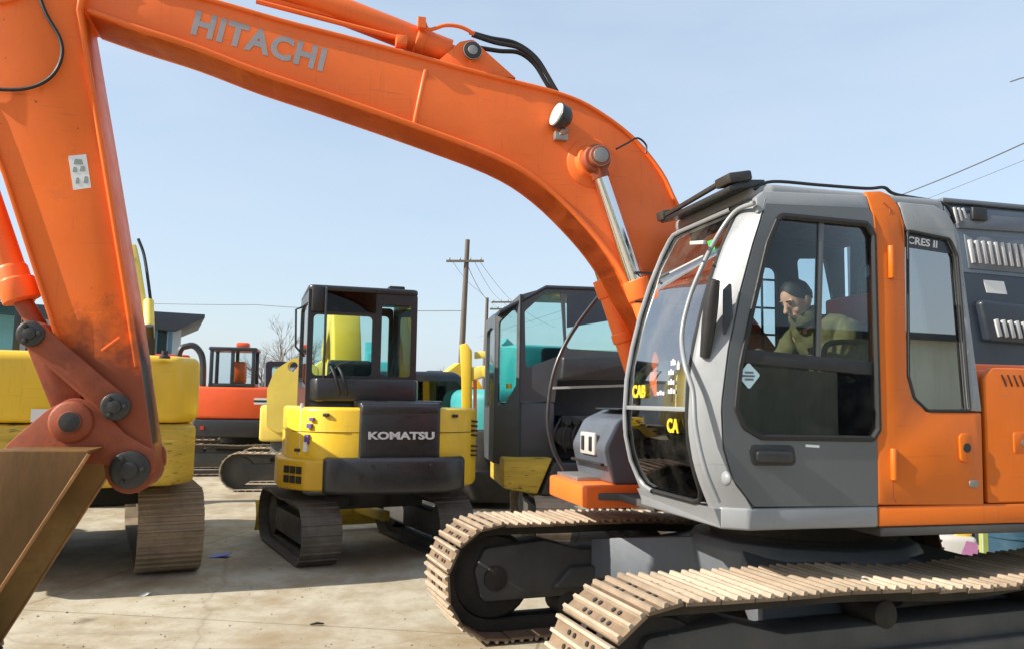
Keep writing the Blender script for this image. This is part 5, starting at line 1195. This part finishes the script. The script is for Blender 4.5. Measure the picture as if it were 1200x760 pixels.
# loose stones and grit
M_stone = paint('gray_grit', (.36, .31, .24), .9, .3, .3, (.15, .12, .09), 9)
m = MB(); rnd = random.Random(3)
for k in range(260):
    px, py = rnd.uniform(0, 640), rnd.uniform(600, 770)**1.0
    p = ground_at(px, py); r = rnd.choice((.005, .006, .007, .009, .012))*rnd.uniform(.7, 1.2)
    m.xf = Matrix.Translation((p.x, p.y, r*.4)) @ Matrix.Rotation(rnd.uniform(0, 6), 4, 'Z'); m.ball((0, 0, 0), r, (1, rnd.uniform(.6, 1), .55), 6, 4)
tag(m.build('gravel', M_stone, smooth=0), kind='stuff')
# scrap of blue plastic by the crawler, a pale rag further left
p = ground_at(258, 652); m = MB()
m.shell([[(x, y, .018+.02*math.sin(9*x+7*y)) for y in (-.06, -.02, .02, .06)] for x in (-.11, -.05, 0, .05, .11)], (0, 0, .006))
o = m.build('plastic_scrap', paint('blue_plastic', (.04, .07, .5), .4, .1, 0), smooth=80); o.location = (p.x, p.y, 0); tag(o, 'crumpled scrap of bright blue plastic on the shaded concrete', 'scrap')
p = ground_at(170, 697); m = MB(); m.shell([[(x, y, .01+.012*math.sin(40*x+30*y)) for y in (-.03, 0, .03)] for x in (-.04, 0, .04)], (0, 0, .004))
o = m.build('paper_scrap', M_white, smooth=80); o.location = (p.x, p.y, 0); tag(o, 'tiny white paper scrap on the sunny concrete', 'scrap')
p = ground_at(371, 733); m = MB(); m.tube([(-.05, 0, .012), (0, .01, .02), (.05, .03, .012)], [.006, .012, .006], 6)
o = m.build('wood_chip', M_mud); o.location = (p.x, p.y, 0); tag(o, 'small dark wood chip lying on the sunny concrete', 'chip')

# bag, box, drum and post seen under the excavator's deck
def gp_(px, Yd): q = depth_at(px, 480, Yd); return q.x, q.y
x, y = gp_(1114, 9.3)
bg = thing('printed_sack', 'pink and white printed sack with a yellow top under the orange excavator', 'sack', None, (x, y, 0), -.2)
m = MB(); m.box((0, 0, .17), (.42, .22, .34)); s = m.build('bag', M_gray_dusty, bg, .06, 3)
pk = paint('pink_print', (.36, .15, .30), .5, .3, 0)
m = MB(); m.prism([(-.02, .04), (.08, .30), (.19, .28), (.19, .04)], -.116, -.112); m.prism([(-.17, .05), (-.1, .16), (-.06, .05)], -.116, -.112); m.build('pink_print', pk, s)
m = MB(); m.box((.08, .02, .38), (.17, .16, .1)); m.build('top_pouch', M_yellow, bg, .03)
x, y = gp_(1182, 9.6)
dm = thing('blue_drum', 'dark blue steel drum standing under the rear of the orange excavator', 'drum', None, (x, y, 0))
m = MB(); m.lathe((0, 0, 0), (0, 0, 1), [(0, .28), (.01, .29), (.28, .285), (.29, .3), (.31, .3), (.32, .285), (.58, .285), (.59, .3), (.61, .3), (.62, .285), (.86, .285), (.88, .29)], 28); m.build('shell', paint('drum_blue', (.025, .07, .11), .45, .2, .4), dm)
m = MB(); m.cyl((.12, .1, .88), (.12, .1, .9), .035, n=12); m.build('bung', M_steel, dm)
x, y = gp_(1147, 9.0)
o = thing('marker_post', 'short gray post with yellow-green stripe beside the blue drum', 'post', None, (x, y, 0)); m = MB(); m.box((0, 0, .45), (.07, .07, .9)); m.build('post', M_gray_dusty, o, .01)
m = MB(); m.box((-.036, -.0, .3), (.004, .05, .5)); m.box((0, -.037, .3), (.05, .004, .5)); m.build('stripe', paint('lime', (.3, .36, .08), .5), o)
x, y = gp_(1048, 9.4)
o = thing('steel_offcut', 'pale bent steel plate leaning on a block under the excavator', 'scrap metal', None, (x, y, 0)); m = MB(); m.box((0, 0, .30), (.5, .05, .34), Matrix.Rotation(.25, 3, 'X')); m.build('plate', M_gray_dusty, o, .01)
m = MB(); m.box((0, .12, .1), (.6, .3, .2)); m.build('block', M_mud, o, .02)

# canopy building at the left
F7 = far_frame(200, 34, 0)
bx0, bx1 = depth_at(150, 400, 34).x, depth_at(212, 400, 34).x
zr = depth_at(200, 369, 34).z
BL = thing('canopy_building', 'low blue-white building with a dark flat canopy roof, far behind the yellow excavator', 'building', None, (depth_at(212, 400, 34).x-(bx1-bx0+6)*math.cos(.40), 34-(bx1-bx0+6)*math.sin(.40), 0), .40)
m = MB(); m.box(((bx1-bx0+6)/2, 3, (zr-.1)/2), (bx1-bx0+6, 6, zr-.1)); m.build('wall', paint('bluish_wall', (.55, .62, .68), .7, .1, .15, (.4, .42, .42), .7), BL)
cw_ = depth_at(237, 380, 34).x-(bx0-6)
m = MB(); m.prism([(-1, zr-.15), (-1, zr+.1), (cw_, zr+.0), (cw_, zr-.15), (cw_-1.1, zr-.7), (cw_-1.5, zr-.7)], -.9, 6); m.build('roof', M_roof, BL, .02)
for px in (177, 193): 
    xx = depth_at(px, 400, 33.4).x-(bx0-6); m = MB(); m.box((xx, -.6, zr/2), (.16, .16, zr)); m.build('column', paint('column_blue', (.06, .16, .25), .5), BL)
for px in (184,): 
    xx = depth_at(px, 400, 34).x-(bx0-6); m = MB(); m.box((xx, -.03, zr-1.4), (.9, .06, 1.6)); w_ = m.build('window', M_navy, BL); m = MB(); m.box((xx, -.07, zr-1.4), (.8, .01, 1.5)); m.build('pane', M_glass_teal, w_)
# boundary panels behind: pale distant fence
fx0, fx1 = depth_at(205, 440, 60).x, depth_at(360, 440, 60).x
fn = thing('panel_fence', 'pale sheet fence running along the far edge of the yard', 'fence', None, (fx0, 60, 0))
m = MB(); m.box(((fx1-fx0)/2, 0, 1.2), (fx1-fx0, .08, 2.4)); m.build('panels', M_wall, fn)
m = MB()
for k in range(int((fx1-fx0)/3)+1): m.box((k*3, -.1, 1.25), (.12, .12, 2.5))
m.build('posts', M_gray_dusty, fn)

# power poles and lines
def pole(px_top, py_top, px_bot, py_bot, Yd, r, label, arms, mat=M_wood):
    a = depth_at(px_top, py_top, Yd); b = depth_at(px_bot, py_bot, Yd); d = (b-a).normalized(); foot = a+d*(a.z/-d.z)
    t = thing('power_pole', label, 'power pole', None, (foot.x, foot.y, 0), 0, 'poles of the power line'); rel = a-foot
    m = MB(); m.tube([(0, 0, 0), tuple(rel*.5), tuple(rel)], [r*1.25, r*1.1, r*.85], 10); m.build('pole', mat, t)
    for (x0_, x1_, py) in arms:
        p, q = depth_at(x0_, py, Yd-.2)-foot, depth_at(x1_, py, Yd-.2)-foot; m = MB(); m.bar(p, q, .12, .12); ca = m.build('crossarm', mat, t)
        for k in range(4):
            s = p.lerp(q, (k+.3)/3.6); m = MB(); m.lathe(s+Vector((0, 0, .05)), (0, 0, 1), [(0, .03), (.05, .06), (.08, .04), (.12, .06), (.16, .03)], 8); m.build('insulator', M_gray_dusty, ca)
    return t
P1 = pole(548, 281, 541, 415, 45, .15, 'tall leaning wooden power pole with wide crossarm above the turquoise excavator', [(523, 567, 306)])
P2 = pole(571, 349, 569, 400, 62, .14, 'shorter distant power pole with twin crossarms beside the dark mini excavator', [(576, 606, 354), (574, 600, 362)])
def wire(name, label, pts, r=.012, sag=0.):
    m = MB(); P = []
    for a, b in zip(pts, pts[1:]):
        for k in range(9): t = k/9; q = a.lerp(b, t); q.z -= sag*4*t*(1-t); P.append(q)
    P.append(pts[-1]); m.tube(P, r, 5); o = m.build(name, M_wire); o.location = (0, 0, 0); return tag(o, label, 'cable', 'overhead cables')
wire('overhead_cable', 'thin cable crossing the sky low at the left toward the tall leaning pole', [depth_at(60, 350, 70), depth_at(300, 357, 58), depth_at(541, 364, 45.2)], .022, .15)
wire('overhead_cable', 'thin cable between the tall leaning pole and the shorter distant pole', [depth_at(546, 306, 45), depth_at(572, 352, 62)], .018, .3)
for k, (q, w) in enumerate((((530, 306), 'left end of the crossarm'), ((556, 306), 'inner right side of the crossarm'), ((562, 306), 'right end of the crossarm'))):
    wire('overhead_cable', f'thin cable slanting from the {w} to the dark mini excavator', [depth_at(*q, 45), depth_at(560+22*k, 340+8*k, 70), depth_at(600+26*k, 372+6*k, 90)], .012, .2)
wire('overhead_cable', 'dark cable rising to the upper right corner above the cab roof', [depth_at(560, 395, 120), depth_at(840, 305, 60), depth_at(1010, 243, 30), depth_at(1068, 224, 26), depth_at(1200, 168, 20), depth_at(1420, 75, 15)], .018, .03)
wire('overhead_cable', 'fainter cable running just under the dark cable above the cab roof', [depth_at(560, 400, 125), depth_at(840, 320, 64), depth_at(1010, 262, 34), depth_at(1200, 188, 25), depth_at(1420, 100, 19)], .008, .03)
wire('overhead_cable', 'short loose cable end at the upper right with a dark clamp', [depth_at(1184, 96, 22), depth_at(1196, 92, 21), depth_at(1260, 76, 20)], .02, .0)

# dark car and pale truck cab seen past the mini excavator
x, y = gp_(508, 16)
car = thing('parked_van', 'dark van parked behind the yellow and black mini excavator', 'van', None, (x, y, 0), .35)
sh = rounded([(-2.0, .45), (-2.05, 1.2), (-1.9, 2.1), (-1.6, 2.25), (.2, 2.28), (1.1, 1.55), (1.75, 1.35), (1.95, .9), (1.9, .35), (-1.95, .35)], [.1, .15, .15, .15, .3, .2, .2, .15, .1, .1])
m = MB(); m.prism(sh, -.85, .85); m.build('body', M_navy, car, .08, 3)
for s_ in (-.858, .858):
    m = MB(); m.prism(rounded([(-1.8, 1.4), (-1.7, 2.05), (.2, 2.1), (.85, 1.5)], .06), s_-.004, s_+.004); m.build('side_window', M_glass_low, car)
for wx in (-1.25, 1.25):
    for s_ in (-.76, .76): m = MB(); m.lathe((wx, s_-.1, .34), (0, 1, 0), [(0, .2), (.01, .32), (.03, .34), (.17, .34), (.19, .32), (.2, .2)], 20); m.build('wheel', M_rubber, car)
x, y = gp_(534, 26)
tr_ = thing('light_truck', 'small truck with a clear windscreen and pale turquoise bonnet before the power pole', 'truck', None, (x, y, 0), -1.2)
m = MB(); m.prism(rounded([(1.2, .4), (1.2, 1.45), (.5, 1.6), (.15, 2.35), (-.9, 2.4), (-1.0, .4)], [.1, .12, .05, .12, .12, .05]), -.75, .75, 'xz', [rounded([(.40, 1.62), (.10, 2.27), (-.8, 2.3), (-.8, 1.62)], .06)]); m.build('cab', paint('pale_turquoise', (.38, .66, .68), .4), tr_, 0, smooth=30)
m = MB(); m.prism([(.47, 1.6), (.15, 2.34), (.13, 2.34), (.45, 1.6)], -.7, .7); m.build('windscreen', M_glass_clear, tr_)
m = MB(); m.box((-.3, .1, 1.75), (.3, .45, .6)); m.build('seat', paint('pinkish_seat', (.45, .25, .3), .7), tr_, .06)
m = MB(); m.box((-2.4, 0, .9), (2.7, 1.5, .5)); m.build('load_bed', M_navy, tr_, .03)
for wx in (.5, -2.6):
    for s_ in (-.68, .68): m = MB(); m.lathe((wx, s_-.1, .36), (0, 1, 0), [(0, .2), (.02, .34), (.18, .36), (.2, .2)], 18); m.build('wheel', M_rubber, tr_)

# bare winter trees
def bare_tree(px, Yd, h, label, seed):
    rnd = random.Random(seed); x, y = gp_(px, Yd); t = thing('bare_tree', label, 'tree', None, (x, y, 0), 0, 'leafless trees beyond the yard')
    m1, m2 = MB(), MB()
    def grow_(p, d, L, r, lev):
        e = p+d*L; (m1 if lev < 2 else m2).tube([p, p.lerp(e, .5)+Vector((rnd.gauss(0, .03)*L, rnd.gauss(0, .03)*L, 0)), e], [r, r*.8, r*.6], 5 if lev > 1 else 8, False)
        if lev >= 5: return
        for k in range(3 if lev < 4 else 4):
            a = rnd.uniform(.25, .75); ax = Vector((rnd.gauss(0, 1), rnd.gauss(0, 1), rnd.gauss(0, .4))).normalized()
            nd = (Matrix.Rotation(a, 3, ax) @ d + Vector((0, 0, .12))).normalized(); grow_(p.lerp(e, rnd.uniform(.55, 1)), nd, L*rnd.uniform(.6, .82), r*.55, lev+1)
    grow_(Vector((0, 0, 0)), Vector((rnd.gauss(0, .05), 0, 1)).normalized(), h*.3, h*.018, 0)
    m1.build('trunk', M_bark, t); m2.build('branches', M_bark, t)
for a in ((332, 55, 8.0, 'bare gray tree showing left of the mini excavator cab', 4), (312, 66, 7.5, 'thin bare tree above the red-orange excavator', 9), (345, 72, 8.5, 'bare tree almost touching the mini excavator cab edge', 15), (512, 80, 6.5, 'low bare tree right of the mini excavator cab', 21)): bare_tree(*a)
# far line of leafless scrub
m = MB(); rnd = random.Random(5)
for k in range(2600):
    x = rnd.uniform(-110, 110); y = 130+rnd.uniform(-6, 6); h = rnd.uniform(1.2, 3.6)*(.7+.5*math.sin(x*.13)**2); a = rnd.uniform(-.5, .5)
    b = Vector((x, y, rnd.uniform(0, 1))); e = b+Vector((a*h, rnd.uniform(-.3, .3), h)); w = rnd.uniform(.05, .16)
    m.add([b+Vector((-w, 0, 0)), b+Vector((w, 0, 0)), e], [(0, 1, 2)]); m.add([b+Vector((0, -w, 0)), b+Vector((0, w, 0)), e+Vector((.2, 0, 0))], [(0, 1, 2)])
tag(m.build('far_undergrowth', paint('winter_scrub', (.16, .14, .115), .9, .3), smooth=0), kind='stuff')

# long pale shed on the other side of the yard (mirrored in the cab glass)
SH = thing('storage_shed', 'long pale green cladded shed mirrored in the cab rear side window', 'shed', None, (6, -13, 0), .12)
m = MB(); m.box((0, -4, 2.1), (44, 8, 4.2)); m.build('wall', paint('pale_green_cladding', (.66, .70, .58), .6, .1, .25, (.3, .28, .2), .8, stretch=(6, 1, .6)), SH)
m = MB(); m.prism([(-22.4, 4.1), (-22.4, 4.3), (22.4, 4.3), (22.4, 4.1)], -8.4, .5); m.build('roof', M_roof, SH)
for k, x in enumerate((-15, -4, 3.2, 9, 16)):
    m = MB(); m.box((x, .02, 1.5), (2.2 if k != 2 else 1.4, .06, 3.0)); m.build('door', M_navy if k % 2 == 0 else M_bluegray, SH, .01)

# =================================================================== light and sky
SUN_EL, SUN_BACK = 34, -18       # degrees: height; swing behind (+) or before (-) the picture plane from dead left
s = Vector((-math.cos(math.radians(SUN_BACK))*math.cos(math.radians(SUN_EL)), math.sin(math.radians(SUN_BACK))*math.cos(math.radians(SUN_EL)), math.sin(math.radians(SUN_EL))))
sd_ = bpy.data.lights.new('sun', 'SUN'); sun = bpy.data.objects.new('sun', sd_); COL.objects.link(sun)
sd_.energy = 4.6; sd_.angle = math.radians(.53); sd_.color = (1, .93, .82)
sun.rotation_euler = s.to_track_quat('Z', 'Y').to_euler(); sun.location = (-20, 10, 30)
w = bpy.data.worlds.new('World'); SC.world = w; w.use_nodes = True; nt = w.node_tree
bg_ = nt.nodes['Background']; sk = nt.nodes.new('ShaderNodeTexSky'); sk.sky_type = 'NISHITA'; sk.sun_disc = False
sk.sun_elevation = math.radians(SUN_EL); sk.sun_rotation = math.atan2(s.x, s.y); sk.altitude = 50; sk.air_density = 1.1; sk.dust_density = 1.6; sk.ozone_density = 1.2
hz_ = nt.nodes.new('ShaderNodeMix'); hz_.data_type = 'RGBA'; hz_.inputs[0].default_value = .6; hz_.inputs[7].default_value = (3.2, 3.8, 4.5, 1)      # thin high haze
tcw = nt.nodes.new('ShaderNodeTexCoord'); mpw = nt.nodes.new('ShaderNodeMapping'); mpw.inputs['Scale'].default_value = (1.2, 1.2, 4.5); mpw.inputs['Rotation'].default_value = (.1, .25, .3)
nzw = nt.nodes.new('ShaderNodeTexNoise'); nzw.inputs['Scale'].default_value = 2.2; nzw.inputs['Detail'].default_value = 6; nt.links.new(tcw.outputs['Generated'], mpw.inputs[0]); nt.links.new(mpw.outputs[0], nzw.inputs['Vector'])
mrw = nt.nodes.new('ShaderNodeMapRange'); mrw.inputs['From Min'].default_value = .3; mrw.inputs['From Max'].default_value = .75; mrw.inputs['To Min'].default_value = .5; mrw.inputs['To Max'].default_value = .8
nt.links.new(nzw.outputs['Fac'], mrw.inputs['Value']); nt.links.new(mrw.outputs[0], hz_.inputs[0])
nt.links.new(sk.outputs[0], hz_.inputs[6]); nt.links.new(hz_.outputs[2], bg_.inputs[0]); bg_.inputs[1].default_value = .12
SC.view_settings.view_transform = 'Standard'; SC.view_settings.look = 'None'; SC.view_settings.exposure = .82; SC.view_settings.gamma = 1; SC.view_settings.use_curve_mapping = False
SC.cycles.max_bounces = 8; SC.cycles.transparent_max_bounces = 16; SC.cycles.sample_clamp_indirect = 8
SC.cycles.use_denoising = True
